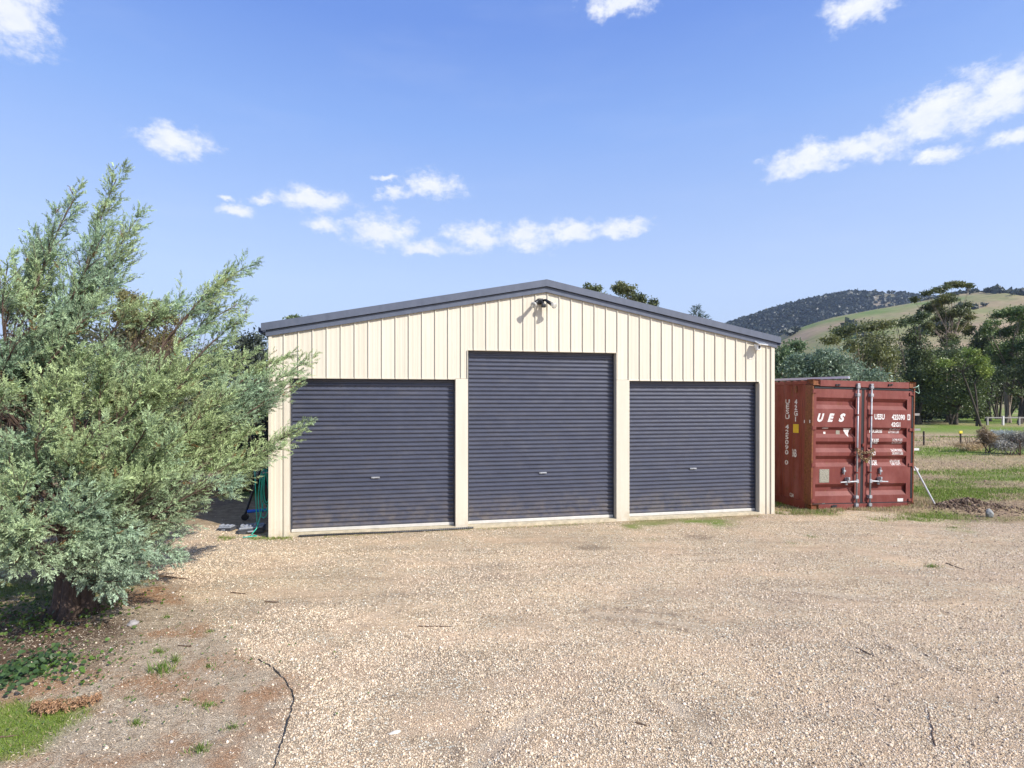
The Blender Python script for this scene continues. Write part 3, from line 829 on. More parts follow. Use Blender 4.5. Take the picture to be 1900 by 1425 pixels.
# hinges
for side, xs in ((dl, 1505.5), (dr, 1686)):
    for py in ((726, 794.5, 863.5, 930) if side is dl else (731, 797.5, 862.5, 928)):
        x, z = cu(xs, py)
        mb = MB(); x = max(x, .01)
        w = .085
        mb.bevel_box((x, DY-.022, z-.03), (x+w, DY-.001, z+.03), .006)
        xe = x if side is dl else x+w
        mb.tube([(xe, DY-.018, z-.042), (xe, DY-.018, z+.042)], .013, 8)
        mb.build('hinge', RED, side)
# lock rods, cams, brackets, handles
for side, px, sg in ((dl, 1587.4, -1), (dr, 1612.4, 1)):
    x = cu(px, 800)[0]; yr = DY - .048
    mb = MB(); mb.tube([(x, yr, .02), (x, yr, 2.52)], .017, 12); rod = mb.build('lock_rod', GALV, cont, True)
    for z in (2.46, 2.30, .26, .10):
        mb = MB(); mb.bevel_box((x-.034, yr-.024, z-.03), (x+.034, DY-.001 if .13 < z < 2.4 else .002, z+.03), .006); mb.build('rod_bracket', GALV, rod)
    mb = MB(); mb.bevel_box((x-.03, yr-.02, 2.50), (x+.03, .0, 2.53), .004); mb.build('rod_bracket', GALV, rod)
    for z in (1.9, 1.23, .75):
        mb = MB(); mb.bevel_box((x-.026, yr-.02, z-.016), (x+.026, DY-.001, z+.016), .004); mb.build('rod_bracket', RED, rod)
    zh = cu(1570, 893)[1] if sg < 0 else cu(1630, 892)[1]
    mb = MB()
    mb.bevel_box((x-.03, yr-.026, zh-.035), (x+.03, yr+.0, zh+.035), .008)
    mb.tube([(x, yr-.01, zh), (x+sg*.12, yr-.02, zh-.004), (x+sg*.40, yr-.022, zh-.014)], [.018, .016, .013], 8)
    mb.build('door_handle', GALV, rod)
    mb = MB(); xh = x + sg*.22
    mb.bevel_box((xh-.022, DY-.035, zh-.075), (xh+.022, DY-.001, zh+.075), .006)
    mb.bevel_box((xh-.03, yr-.045, zh-.022), (xh+.03, DY-.03, zh+.022), .008)
    mb.bevel_box((xh-.018, yr-.055, zh+.03), (xh+.018, DY-.03, zh+.085), .008)
    mb.build('handle_catch', GALV, side)
    xq, zq = cu(1565, 873) if sg < 0 else cu(1632.5, 873)
    mb = MB(); mb.bevel_box((xq-.02, DY-.03, zq-.055), (xq+.02, DY-.001, zq+.055), .006)
    mb.bevel_box((xq-.028, DY-.05, zq-.03), (xq+.028, DY-.028, zq+.01), .008); mb.tube([(xq-.01, DY-.04, zq+.07), (xq-.01, DY-.04, zq-.08)], .01, 8)
    mb.build('handle_hub', GALV, side)
# cam keepers
for px in (1550.5, 1648):
    x, z = cu(px, 714.5); mb = MB()
    mb.bevel_box((x-.05, -.02, z-.018), (x-.015, -.001, z+.02), .004); mb.bevel_box((x+.012, -.02, z-.008), (x+.05, -.001, z+.022), .004); mb.bevel_box((x-.02, -.012, z-.012), (x+.02, -.001, z+.01), .003)
    mb.build('cam_keeper', DARKGAP, cont)
x, z = cu(1547, 946); mb = MB(); mb.bevel_box((x-.06, -.02, .06), (x-.01, -.001, .1), .004); mb.bevel_box((x-.02, -.018, .07), (x+.06, -.001, .11), .004); mb.build('cam_keeper', DARKGAP, cont)
# centre lug and plates
x, z = cu(1602, 826); cbox('door_lug', RED, ((x-.03, DY-.016, z-.03), (x+.03, DY-.001, z+.03)))
def decal(name, mat, pxa, pya, pxb, pyb, parent, t=.003):
    x0, z1 = cu(pxa, pya); x1, z0 = cu(pxb, pyb)
    mb = MB(); n = 6
    zz = sorted(set([z0, z1] + [q for g in GRO for q in g if z0 < q < z1]))
    V = []
    for q in zz: V += [(x0, door_y(q)-t, q), (x1, door_y(q)-t, q)]
    mb.add(V, [(2*i, 2*i+1, 2*i+3, 2*i+2) for i in range(len(zz)-1)])
    return mb.build(name, mat, parent)
m = N('data_plate'); m.base(m.ramp(m.noise(60, 6, .8), [(.4, (.16, .15, .11, 1)), (.6, (.36, .34, .27, 1))])); m.set(Roughness=.55); PLATE = m.mat
x0, z1 = cu(1521, 871); x1, z0 = cu(1539, 895.6)
cbox('data_plate', PLATE, ((x0, DY-.006, z0), (x1, DY-.001, z1)), parent=dl)
decal('decal_residue', LETTER, 1526.5, 793.6, 1537.5, 795.6, dl)
decal('decal_residue', LETTER, 1531, 801.5, 1535, 805.5, dl)
decal('decal_residue', PLATE, 1554.5, 799, 1561.5, 806, dl)
lb = decal('small_label', LETTER, 1667, 925, 1677.5, 930.8, dr)
decal('small_label', simple('teal_label', (.25, .6, .55), .5), 1527, 934.4, 1532, 936.6, dl)
x0, z1 = cu(1566, 795); x1, z0 = cu(1580, 811); mb = MB()
zz = [z1] + [q for g in GRO for q in g if z0 < q < z1] + [z0]
V = []
for q in zz:
    w = (q-z0)/(z1-z0); xm = x0 + (x1-x0)*.62
    V += [(xm+(x0-xm)*w, door_y(q)-.004, q), (xm+(x1-xm)*w + .0005, door_y(q)-.004, q)]
mb.add(V, [(2*i, 2*i+1, 2*i+3, 2*i+2) for i in range(len(zz)-1)]); mb.build('triangle_sticker', LETTER, dl)

# lettering
def text_mesh(txt, w, h, shear=0., bold=.035, stack=False):
    cd = bpy.data.curves.new('t', 'FONT'); cd.body = '\n'.join(txt) if stack else txt
    cd.size = 1; cd.shear = shear; cd.offset = bold; cd.resolution_u = 3; cd.align_x = 'CENTER' if stack else 'LEFT'
    cd.space_line = .86
    o = bpy.data.objects.new('t', cd); C.objects.link(o)
    bpy.context.view_layer.update()
    me = bpy.data.meshes.new_from_object(o.evaluated_get(bpy.context.evaluated_depsgraph_get()))
    bpy.data.objects.remove(o); bpy.data.curves.remove(cd)
    co = np.array([v.co[:] for v in me.vertices]); lo = co.min(0); hi = co.max(0)
    for v in me.vertices:
        v.co.x = (v.co.x-lo[0])/(hi[0]-lo[0])*w; v.co.y = (v.co.y-lo[1])/(hi[1]-lo[1])*h
    me.materials.clear()
    return me
def door_text(txt, pxa, pya, pxb, pyb, parent, **k):
    x0, z1 = cu(pxa, pya); x1, z0 = cu(pxb, pyb)
    me = text_mesh(txt, x1-x0, z1-z0, **k)
    bm = bmesh.new(); bm.from_mesh(me)
    for v in bm.verts: v.co = Vector((x0+v.co.x, 0, z0+v.co.y))
    for g in GRO:
        for q in g:
            if z0 < q < z1: bmesh.ops.bisect_plane(bm, geom=bm.verts[:]+bm.edges[:]+bm.faces[:], plane_co=(0, 0, q), plane_no=(0, 0, 1))
    for v in bm.verts: v.co.y = door_y(v.co.z) - .0035
    bm.to_mesh(me); bm.free(); me.materials.append(LETTER); me.name = 'lettering'
    o = mesh_obj('lettering', me, None, parent); o['label'] = 'white lettering ' + txt; return o
# big slanted logo with the stencil slash
for ch, a, b in (('U', 1515.5, 1528.5), ('E', 1534.5, 1547.5), ('S', 1555, 1567.8)):
    door_text(ch, a, 767, b, 783, dl, shear=.35, bold=.06)
door_text('UESU', 1621.7, 768, 1640.6, 778.7, dr)
door_text('425090', 1654, 769, 1678.5, 779.6, dr)
door_text('42G1', 1653, 783.5, 1670, 792.2, dr)
x0, z1 = cu(1683.2, 768.7); x1, z0 = cu(1688, 779.6); 
decal('check_digit_box', LETTER, 1683.2, 768.7, 1688.2, 779.6, dr)
me0 = text_mesh('0', (x1-x0)*.5, (z1-z0)*.7, bold=.03)
for v in me0.vertices: v.co = Vector((x0+(x1-x0)*.25+v.co.x, DY-.0055, z0+(z1-z0)*.15+v.co.y))
me0.materials.append(RED); mesh_obj('check_digit', me0, None, dr)
for a, pa, pb, y0, y1 in (('MAX.GROSS', 1617, 1640.8, 797, 803.8), ('TARE', 1617, 1630.3, 814, 823.7), ('NET', 1617, 1625.8, 834.8, 844.6), ('CU.CAP', 1616.5, 1631.3, 854.5, 863.6)):
    door_text(a, pa, y0, pb, y1, dr)
for a, b, pa, pb, y0, y1 in (('30,480 KGS', '67,200 LBS', 1652.5, 1672.3, 795, 805), ('3,740 KGS', '8,250 LBS', 1656, 1674.3, 814, 824), ('26,740 KGS', '58,950 LBS', 1655.5, 1676, 833.5, 844.5), ('67.6 CU.M', '2,387 CU.FT', 1656, 1674, 854, 864)):
    ym = (y0+y1)/2
    door_text(a, pa, y0, pb, ym-.3, dr, bold=.02); door_text(b, pa, ym+.3, pb, y1, dr, bold=.02)
# lettering down the left side; x = outward, so the mesh is turned to face -x
swall = [o for o in cont.children if o.name.startswith('side_wall')][0]
def sd(px, py):
    t = (px - 950)/F
    d = (c_org.x - t*c_org.y)/(t*W.y - W.x)
    Z = c_org.y + d*W.y
    return d, CH - (py - HZ)/F*Z
def side_text(txt, px, pya, pyb, w, mat=LETTER, stack=True, name='lettering'):
    d, z1 = sd(px, pya); _, z0 = sd(px, pyb)
    me = text_mesh(txt, w, z1-z0, stack=stack, bold=.03)
    bm = bmesh.new(); bm.from_mesh(me)
    prof = lambda y: float(np.interp(y, [a for a, b in sp], [b for a, b in sp]))
    for v in bm.verts: v.co = Vector((0, d + w/2 - v.co.x, z0+v.co.y))
    for a, b in sp[:24]:
        if d-w/2 < a < d+w/2: bmesh.ops.bisect_plane(bm, geom=bm.verts[:]+bm.edges[:]+bm.faces[:], plane_co=(0, a, 0), plane_no=(0, 1, 0))
    for v in bm.verts: v.co.x = .004 + prof(v.co.y) - .004
    bm.to_mesh(me); bm.free(); me.materials.append(mat); me.name = name
    o = mesh_obj(name, me, None, swall); o['label'] = 'white lettering ' + txt; return o
side_text('UESU 425090 0', 1457, 741, 862, .085)
side_text('42G1', 1473, 741, 782, .08)
side_text('CDGM', 1467, 915, 922, .16, stack=False)
side_text('36B', 1471.5, 833, 848, .11, stack=False)
d0, z1 = sd(1473, 787); _, z0 = sd(1473, 803)
prof = lambda y: float(np.interp(y, [a for a, b in sp], [b for a, b in sp]))
ys = [d0-.06] + [a for a, b in sp if d0-.06 < a < d0+.06] + [d0+.06]
mb = MB(); V = []
for y in ys: V += [(prof(y), y, z0), (prof(y), y, z1)]
mb.add(V, [(2*i, 2*i+1, 2*i+3, 2*i+2) for i in range(len(ys)-1)]); mb.build('yellow_sticker', YELLOW, swall)
for pxx in (1490, 1500):
    d0, zz = sd(pxx, 782); cbox('small_mark', LETTER, ((-.003, d0-.01, zz-.03), (-.001, d0+.012, zz+.03)), r=.0005)
d0, zz = sd(1473, 722)
cbox('vent_cover', RUST, ((-.012, d0-.03, zz-.07), (.03, d0+.03, zz+.06)))

# chain looped round the two rods
def link_mesh():
    mb = MB(); pts = []
    for k in range(13):
        a = 2*math.pi*k/12
        pts.append((math.cos(a)*.012 , 0, math.sin(a)*.013 + (.014 if math.sin(a) > 0.01 else (-.014 if math.sin(a) < -.01 else 0))))
    mb.tube(pts, .0048, 6, cap=False); return mb.mesh('chain_link', RUST2, True)
RUST2 = simple('rusty_chain', (.32, .23, .13), .6, .4, var=.5, scale=60)
cM = Matrix.Translation(c_org) @ Matrix.Rotation(TH, 4, 'Z') @ Matrix.Rotation(R(1.1), 4, 'Y')
xa = cu(1587.4, 842)[0]; xb = cu(1612.4, 842)[0]; zc = cu(1600, 836)[1]
chain = empty('chain', cM @ Vector(((xa+xb)/2, -.06, zc)), (0, R(1.1), TH), 'rusty chain and padlock looped round both container lock rods', 'chain')
lk = link_mesh()
for row, (sag, yo) in enumerate(((.07, -.01), (.19, -.02))):
    n = 13; hw = (xb-xa)/2 + .035
    for i in range(n):
        u = -1 + 2*i/(n-1); x = u*hw; z = -sag*(1-u*u) + .03 - row*.02
        sl2 = math.atan2(2*sag*u/hw, 1)
        o = mesh_obj('chain_link', lk, None, chain)
        o.location = (x, yo + (.02 if i % 2 else 0) + (.03 if abs(u) > .95 else 0), z)
        o.rotation_euler = (0, R(90)-sl2, 0) if i % 2 else (R(90), R(90)-sl2, 0)
        o.scale = (1.55, 1.55, 1.45)
mb = MB(); mb.bevel_box((-.028, -.04, -.235), (.028, -.01, -.185), .006); mb.tube([(-.018, -.025, -.19), (-.018, -.025, -.16), (0, -.025, -.148), (.018, -.025, -.16), (.018, -.025, -.19)], .005, 6)
mb.build('padlock', simple('brass_padlock', (.35, .25, .1), .4, .7), chain)

# green cord on the top right corner
mb = MB(); q = [(CW-.1, -.03, 2.47), (CW-.0, -.04, 2.50), (CW+.06, -.01, 2.53), (CW+.1, .03, 2.47), (CW+.14, .04, 2.40), (CW+.10, .02, 2.36), (CW+.02, -.03, 2.37), (CW-.05, -.03, 2.40)]
mb.tube([cM @ Vector(v) for v in q], .006, 6); tag(mb.build('green_cord', simple('pale_green_cord', (.4, .62, .48), .6), None, True), 'pale green cord looped at the top right corner of the container', 'cord')
# pale length of guttering lying on the roof
mb = MB(); a = cM @ Vector((.06, .75, CHH+.0)); b = cM @ Vector((.92, .10, CHH+.045))
a2 = cM @ Vector((-.05, 1.8, CHH+.01))
dv = (b-a2).normalized(); nn = Vector((-dv.y, dv.x, 0)).normalized()
for w0, z0_, z1_ in ((-.05, 0, .04), (.045, 0, .04)):
    q = [a2+nn*w0, b+nn*w0, b+nn*(w0+.006), a2+nn*(w0+.006)]
    mb.add([v+Vector((0, 0, z0_)) for v in q]+[v+Vector((0, 0, z1_)) for v in q], [(3,2,1,0),(4,5,6,7),(0,1,5,4),(1,2,6,5),(2,3,7,6),(3,0,4,7)])
q = [a2-nn*.05, b-nn*.05, b+nn*.051, a2+nn*.051]
mb.add([v+Vector((0, 0, -.006)) for v in q]+[v for v in q], [(3,2,1,0),(4,5,6,7),(0,1,5,4),(1,2,6,5),(2,3,7,6),(3,0,4,7)])
tag(mb.build('gutter_length', WHITEP), 'pale gutter channel lying across the front of the container roof', 'gutter')

# grey boards poking out past the right side, on a rack fixed behind the container
rack = empty('board_rack', cM @ Vector((CW+.12, 1.0, 0)), (0, 0, TH), 'rack of grey boards sticking out behind the right side of the container', 'rack')
TIMB = simple('weathered_timber', (.27, .26, .24), .85, var=.3, scale=8, stretch=(1, 6, 6), bump=.4)
TIMB2 = simple('pale_board', (.58, .57, .55), .7, var=.15, scale=8, stretch=(1, 6, 6))
ri = cM @ Vector((CW+.12, 1.0, 0))
for pxr, py, mt in ((1718, 765, TIMB), (1720, 793.5, TIMB), (1717, 830.5, TIMB2), (1716, 868, TIMB2)):
    z = CH - (py-HZ)/F*(ri.y+.05)
    xr = ((pxr-950)/F*(ri.y+.05) - ri.x)
    mb = MB(); mb.bevel_box((-.13, -.02, z-.03), (xr, .015, z+.022), .003); mb.build('board', mt, rack)
mb = MB(); mb.bevel_box((-.13, .016, -.02), (-.085, .06, 2.2), .004); mb.build('rack_post', TIMB, rack)
# leaning prop
a = P(1697, 866, 11.75); b = P(1736, 928, 11.6); b.z = .02
mb = MB(); mb.tube([a, b], .018, 10); tag(mb.build('metal_prop', simple('pale_tube', (.6, .61, .62), .4, .3)), 'pale metal tube leaning from the container onto the dirt heap', 'pole')

# ================================================================ HOSE AND CLUTTER LEFT OF THE SHED
TEAL = simple('teal_hose', (.03, .48, .36), .4, var=.15)
hb = shed_pt(-.10, .32, 0)
hose = empty('garden_hose', hb, (0, 0, TH), 'teal garden hose hanging in loops on the left side of the shed', 'hose')
mb = MB()
for k in range(4):
    w = .045 + .02*k; top = 1.02 + .012*k; bot = (.50, .36, .24, .44)[k]; xo = (-.005, -.035, -.06, .01)[k]; yo = .02*k
    pts = []
    for i in range(33):
        a = 2*math.pi*i/32
        zz = (top+bot)/2 + (top-bot)/2*math.cos(a)
        ww = w*(.45 + .55*(1-(zz-bot)/(top-bot)))
        pts.append((xo + ww*math.sin(a)*1.25, yo + .02*math.sin(a*2), zz))
    mb.tube(pts, .0085, 8, cap=False)
mb.build('coil', TEAL, hose, True)
mb = MB(); mb.tube([(-.06, .0, .5), (-.09, -.02, .3), (-.14, -.08, .1), (-.20, -.16, .02), (-.1, -.25, .012), (-.3, -.3, .012)], .0085, 8); mb.build('hose_tail', TEAL, hose, True)
mb = MB(); mb.tube([(-.2, .04, 1.35), (-.19, .04, .9), (-.17, .05, .3), (-.15, .05, .02)], .0085, 8); mb.build('hose_end', TEAL, hose, True)
mb = MB(); mb.bevel_box((-.06, -.02, .98), (.09, .06, 1.0), .004); mb.bevel_box((-.065, -.02, .98), (-.055, .06, 1.03), .003); mb.build('hose_hook', GALV, hose)

GREYP = simple('grey_plastic', (.30, .32, .35), .45, var=.3, scale=20)
GREYD = simple('dark_grey_plastic', (.07, .075, .085), .5, var=.3, scale=20)
def tray(name, loc, rz, sx_, sy_, h, label, seed):
    rr = random.Random(seed)
    e = empty(name, loc, (R(4), R(-3), rz), label, 'plastic case')
    mb = MB(); mb.bevel_box((-sx_/2, -sy_/2, 0), (sx_/2, sy_/2, h*.55), .012); mb.bevel_box((-sx_/2-.01, -sy_/2-.01, h*.55), (sx_/2+.01, sy_/2+.01, h*.66), .006)
    mb.build('base_tray', GREYD, e)
    mb = MB(); mb.bevel_box((-sx_/2+.01, -sy_/2+.01, h*.66), (sx_/2-.01, sy_/2-.01, h*.9), .02)
    for i in range(5):
        x = -sx_/2 + sx_*(i+.7)/5.6; mb.bevel_box((x-.02, -sy_*.3, h*.9), (x+.02, sy_*rr.uniform(.0, .35), h*rr.uniform(1.0, 1.25)), .008)
    mb.build('lid', GREYP, e)
    mb = MB(); mb.bevel_box((-sx_*.12, -sy_/2-.03, h*.3), (sx_*.12, -sy_/2-.008, h*.5), .005); mb.build('clasp', GREYP, e)
g1 = G(458, 992); tray('plastic_case', g1 + Vector((0, .2, 0)), R(14), .38, .24, .12, 'larger grey plastic case on the gravel beside the shed corner', 1)
g2 = G(410, 989); tray('plastic_case', g2 + Vector((0, .2, 0)), R(-8), .24, .16, .08, 'smaller grey plastic case under the juniper branches', 2)
# black frame with a blue tube
fr = empty('folding_trolley', G(436, 986) + Vector((0, .9, 0)), (0, 0, R(8)), 'black folding trolley with blue tube beneath the juniper by the shed', 'trolley')
BLUE = simple('blue_tube', (.01, .14, .62), .35)
mb = MB(); mb.tube([(-.2, 0, .16), (.18, 0, .18)], .028, 10); mb.build('blue_bar', BLUE, fr, True)
mb = MB(); mb.tube([(-.26, 0, .05), (.02, .05, .95)], .022, 8); mb.tube([(.24, 0, .03), (-.0, .05, .6)], .03, 8); mb.tube([(.26, .1, .03), (.28, .1, 1.1)], .022, 8); mb.build('frame', BLACKP, fr)
mb = MB(); mb.add([(-.02, .02, .62), (.26, .02, .16), (.26, .02, .62), (-.02, .05, .62), (.26, .05, .16), (.26, .05, .62)], [(0, 1, 2), (5, 4, 3), (0, 3, 4, 1), (1, 4, 5, 2), (2, 5, 3, 0)]); mb.bevel_box((.03, .06, .72), (.3, .2, 1.0), .02); mb.build('side_panel', BLACKP, fr)
for x in (-.24, .24):
    mb = MB(); mb.tube([(x, -.03, .06), (x, .03, .06)], .06, 14); mb.build('wheel', BLACKP, fr)

# ================================================================ FOLIAGE TOOLS
def unit(a): return a/np.maximum(np.linalg.norm(a, axis=-1, keepdims=True), 1e-9)
def frames(d, g):
    """orthonormal frames with x along d"""
    x = unit(d); r = unit(g.normal(size=d.shape)); y = unit(np.cross(x, r)); z = np.cross(x, y)
    return np.stack([x, y, z], -1)                    # columns
def spray_proto(g, n=13, length=1.0, leaf=.30, wid=.075):
    """a feathery twiglet along +x: stem sliver and alternate narrow leaflets; returns verts, tris"""
    V = []; T = []
    def tri2(a, b, w, nrm):
        d = b-a; s = np.cross(d, nrm); s = s/np.linalg.norm(s)*w
        mid = a + d*.45; o = len(V)
        V.extend([a, mid+s, b, mid-s]); T.extend([(o, o+1, o+2), (o, o+2, o+3)])
    ax = np.array([1., 0, 0])
    tri2(np.zeros(3), ax*length, .022, g.normal(size=3))
    for i in range(n):
        t = .08 + .88*i/n; a = ax*length*t
        ph = (i % 2)*math.pi + g.normal()*.7; an = R(g.uniform(24, 48))
        d = np.array([math.cos(an), math.sin(an)*math.cos(ph), math.sin(an)*math.sin(ph)])
        L_ = leaf*(1.15-.7*t)*g.uniform(.75, 1.2)
        tri2(a, a + d*L_, wid*g.uniform(.7, 1.2)*(1.1-.5*t), g.normal(size=3))
    return np.array(V), np.array(T)
def stamp(protos, pos, dirs, scale, cols, g):
    """place prototypes; returns V, T, per-vertex colours"""
    Vs = []; Ts = []; Cs = []; off = 0
    which = g.integers(0, len(protos), len(pos)); Fm = frames(dirs, g)
    for k, (pv, pt) in enumerate(protos):
        s = np.where(which == k)[0]
        if not len(s): continue
        v = np.einsum('nij,vj->nvi', Fm[s], pv)*scale[s][:, None, None] + pos[s][:, None, :]
        t = pt[None] + (np.arange(len(s))*len(pv))[:, None, None] + off
        Vs.append(v.reshape(-1, 3)); Ts.append(t.reshape(-1, 3)); Cs.append(np.repeat(cols[s], len(pv), 0)); off += len(s)*len(pv)
    return np.concatenate(Vs), np.concatenate(Ts), np.concatenate(Cs)

# ================================================================ JUNIPER
jg = np.random.default_rng(21)
base = G(135, 1140)
jun = empty('juniper_tree', base, (0, 0, 0), 'sprawling blue green juniper leaning across the left corner of the shed', 'tree')
B0 = np.array(base)
TIPS = [(226, 312, 6.6), (150, 350, 6.3), (262, 392, 6.8), (108, 392, 6.0), (62, 432, 6.2), (20, 475, 5.6), (246, 436, 6.4), (200, 420, 6.0),
        (474, 484, 7.2), (458, 556, 7.4), (404, 525, 6.8), (350, 556, 6.6), (440, 612, 7.6), (305, 566, 6.3), (225, 510, 6.1), (455, 590, 7.0), (370, 610, 6.2), (260, 560, 6.0),
        (580, 662, 7.6), (545, 655, 7.8), (556, 706, 7.4), (573, 785, 7.0), (520, 735, 7.6), (498, 830, 7.0), (490, 760, 7.4), (470, 650, 7.9), (455, 895, 6.9), (500, 700, 7.2), (470, 800, 6.8),
        (428, 900, 5.9), (330, 1024, 5.7), (285, 940, 6.0), (370, 925, 6.6), (425, 905, 6.9), (440, 850, 6.6), (350, 880, 6.2), (400, 780, 6.4), (430, 720, 6.6),
        (235, 1078, 5.35), (95, 1035, 4.7), (35, 1040, 4.7), (262, 1025, 5.4), (10, 985, 4.6), (70, 985, 4.5), (150, 1000, 4.7), (200, 1040, 4.9), (250, 985, 5.2),
        (60, 880, 4.7), (150, 920, 4.6), (250, 870, 5.3), (330, 810, 5.5), (200, 790, 5.1), (95, 780, 5.1), (20, 720, 5.2), (300, 705, 5.8), (150, 650, 5.7), (380, 690, 6.2), (60, 600, 5.6),
        (0, 640, 5.7), (110, 560, 5.9), (30, 540, 5.8), (180, 560, 5.8), (220, 640, 5.8), (330, 650, 6.0), (280, 780, 5.4), (120, 700, 5.4), (30, 820, 5.1), (210, 900, 5.0), (300, 880, 5.5), (0, 900, 5.0),
        (-80, 500, 6.0), (-150, 640, 6.0), (-220, 800, 6.0), (-90, 760, 5.4), (-60, 980, 5.1), (-180, 930, 5.6), (-60, 620, 5.6), (-120, 860, 5.2),
        (100, 600, 7.6), (250, 650, 7.9), (350, 720, 8.0), (0, 700, 7.6), (210, 820, 7.8), (400, 650, 8.2), (330, 800, 7.8), (-100, 650, 7.6), (160, 520, 7.2), (60, 500, 7.0), (420, 800, 7.9), (300, 900, 7.4), (380, 860, 7.6)]
limb_mb = MB(); twig_mb = MB()
sp_pos = []; sp_dir = []; sp_scl = []; sp_t = []
def bez(a, b, c, d, t):
    t = t[:, None]; return (1-t)**3*a + 3*(1-t)**2*t*b + 3*(1-t)*t*t*c + t**3*d
# trunk
tk = [np.array([0, 0, -.1]), np.array([.02, 0, .12]), np.array([.0, .05, .5]), np.array([-.03, .12, 1.0]), np.array([.08, .25, 1.5])]
mb = MB()
for k in range(5):      # fused, twisting stems give the buttressed look
    a = k*1.256; r0 = .10
    o = np.array([math.cos(a), math.sin(a), 0])
    mb.tube([t + o*(r0*(1.25-.2*i) + (.06 if i == 0 else 0)) for i, t in enumerate(tk)], [.11, .085, .075, .06, .045], 9)
mb.build('trunk', BARK_J, jun, True)
HUB = np.array(P(30, 790, 6.1)) - B0
limb_mb.tube([(0, .05, .4), (-.25, .15, .9), tuple(HUB*.6 + np.array([-.1, .05, .55])), tuple(HUB)], [.07, .06, .05, .035], 8)
for (px, py, d) in TIPS:
    tip = np.array(P(px, py, d)) - B0
    hgt = tip[2]
    st = np.array([0, .1, min(1.4, max(.35, .15 + .33*hgt))]) + jg.normal(size=3)*np.array([.06, .06, .12])
    if px < -10: sweep = np.array([-.25, 0, .9])
    elif py < 620 and px < 275: sweep = np.array([.48, 0, .85]); st = HUB + jg.normal(size=3)*.12
    elif hgt < 1.35: sweep = np.array([.85, -.15, -.12])
    elif px > 330: sweep = np.array([.82, .12, .50])
    else: sweep = np.array([.70, -.1, .55])
    sweep = unit(sweep + jg.normal(size=3)*.12)
    Lt = np.linalg.norm(tip-st)
    c1 = st + (tip-st)*.3 + jg.normal(size=3)*.10 - np.array([0, 0, .04*Lt])
    c2 = tip - sweep*Lt*.38 + jg.normal(size=3)*.05
    ts = np.linspace(0, 1, 26)
    cur = bez(st, c1, c2, tip, ts)
    Lb = np.linalg.norm(np.diff(cur, axis=0), axis=1).sum()
    rr = .004 + .026*(1-ts)**1.3*min(1, Lb/2.5)
    limb_mb.tube(cur[::2], rr[::2], 6, cap=False)
    nshoot = int(Lb/.048)
    for i in range(nshoot):
        t = .20 + .80*(i + jg.random())/nshoot
        if t > .995: continue
        p = bez(st, c1, c2, tip, np.array([t]))[0]
        tg = unit(bez(st, c1, c2, tip, np.array([min(1, t+.02)]))[0] - bez(st, c1, c2, tip, np.array([t-.02]))[0])
        r_ = jg.normal(size=3); side = unit(np.cross(tg, r_))
        an = R(jg.uniform(22, 48))
        dr_ = unit(tg*math.cos(an) + side*math.sin(an) + sweep*.30)
        taper = min(1, (1-t)*3.2)
        sl_len = (.10 + .42*taper*jg.uniform(.45, 1.1))
        m_ = max(2, int(sl_len/.029))
        u = (np.arange(m_) + .6)/m_
        bend = np.array([0, 0, jg.uniform(-.03, .10)])*sl_len
        pts = p + dr_*sl_len*u[:, None] + bend*(u**2)[:, None]
        if sl_len > .2: twig_mb.tube([p, p + dr_*sl_len*.5 + bend*.25, p + dr_*sl_len*.95 + bend*.9], [.0035, .0025, .001], 4, cap=False)
        for q, uu in zip(pts, u):
            r2 = unit(np.cross(dr_, jg.normal(size=3))); a2 = R(jg.uniform(18, 50)) if uu < .93 else R(6)
            sp_pos.append(q); sp_dir.append(dr_*math.cos(a2) + r2*math.sin(a2)); sp_scl.append(jg.uniform(.085, .14)*(1.1-.35*uu)); sp_t.append(t)
    sp_pos.append(tip); sp_dir.append(tip-c2); sp_scl.append(.12); sp_t.append(1)
sp_pos = np.array(sp_pos); sp_dir = np.array(sp_dir); sp_scl = np.array(sp_scl); sp_t = np.array(sp_t)
q_ = sp_pos
hol = .5*fbm(q_[:, 0]*1.0+q_[:, 1]*.7+20, q_[:, 2]*1.2, 1.9, 3, 61) + .5*fbm(q_[:, 1]-q_[:, 0]*.4+20, q_[:, 2]*1.1, 2.1, 3, 62)
keep = (sp_pos[:, 2] > .12 - B0[2]) & (hol > .452 + jg.normal(size=len(hol))*.02 - .3*(sp_t > .8))
sp_pos, sp_dir, sp_scl, sp_t = sp_pos[keep], sp_dir[keep], sp_scl[keep], sp_t[keep]
print('juniper sprays', len(sp_pos))
protos = [spray_proto(jg, 15, 1.0, .36, .052) for _ in range(7)]
nrow = len(sp_pos)
cA = np.array([.285, .395, .25]); cB = np.array([.36, .445, .215]); cC = np.array([.37, .475, .38])
w1 = fbm(sp_pos[:, 0]+9, sp_pos[:, 2]+sp_pos[:, 1], 1.6, 3, 2)[:, None]; w1 = np.clip((w1-.35)/.3, 0, 1)
cj = cA*(1-w1) + cB*w1
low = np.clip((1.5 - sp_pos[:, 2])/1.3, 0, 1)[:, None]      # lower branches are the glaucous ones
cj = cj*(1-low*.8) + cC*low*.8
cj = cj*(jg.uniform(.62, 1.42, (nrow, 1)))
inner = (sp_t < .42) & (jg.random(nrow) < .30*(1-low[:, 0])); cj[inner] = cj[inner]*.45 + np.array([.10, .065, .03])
brown = jg.random(nrow) < .012; cj[brown] = (.22, .13, .05)
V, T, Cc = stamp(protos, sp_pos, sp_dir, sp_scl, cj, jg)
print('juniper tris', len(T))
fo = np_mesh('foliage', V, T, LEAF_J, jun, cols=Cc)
limb_mb.build('limbs', BARK_T, jun, True); twig_mb.build('twigs', BARK_T, jun)

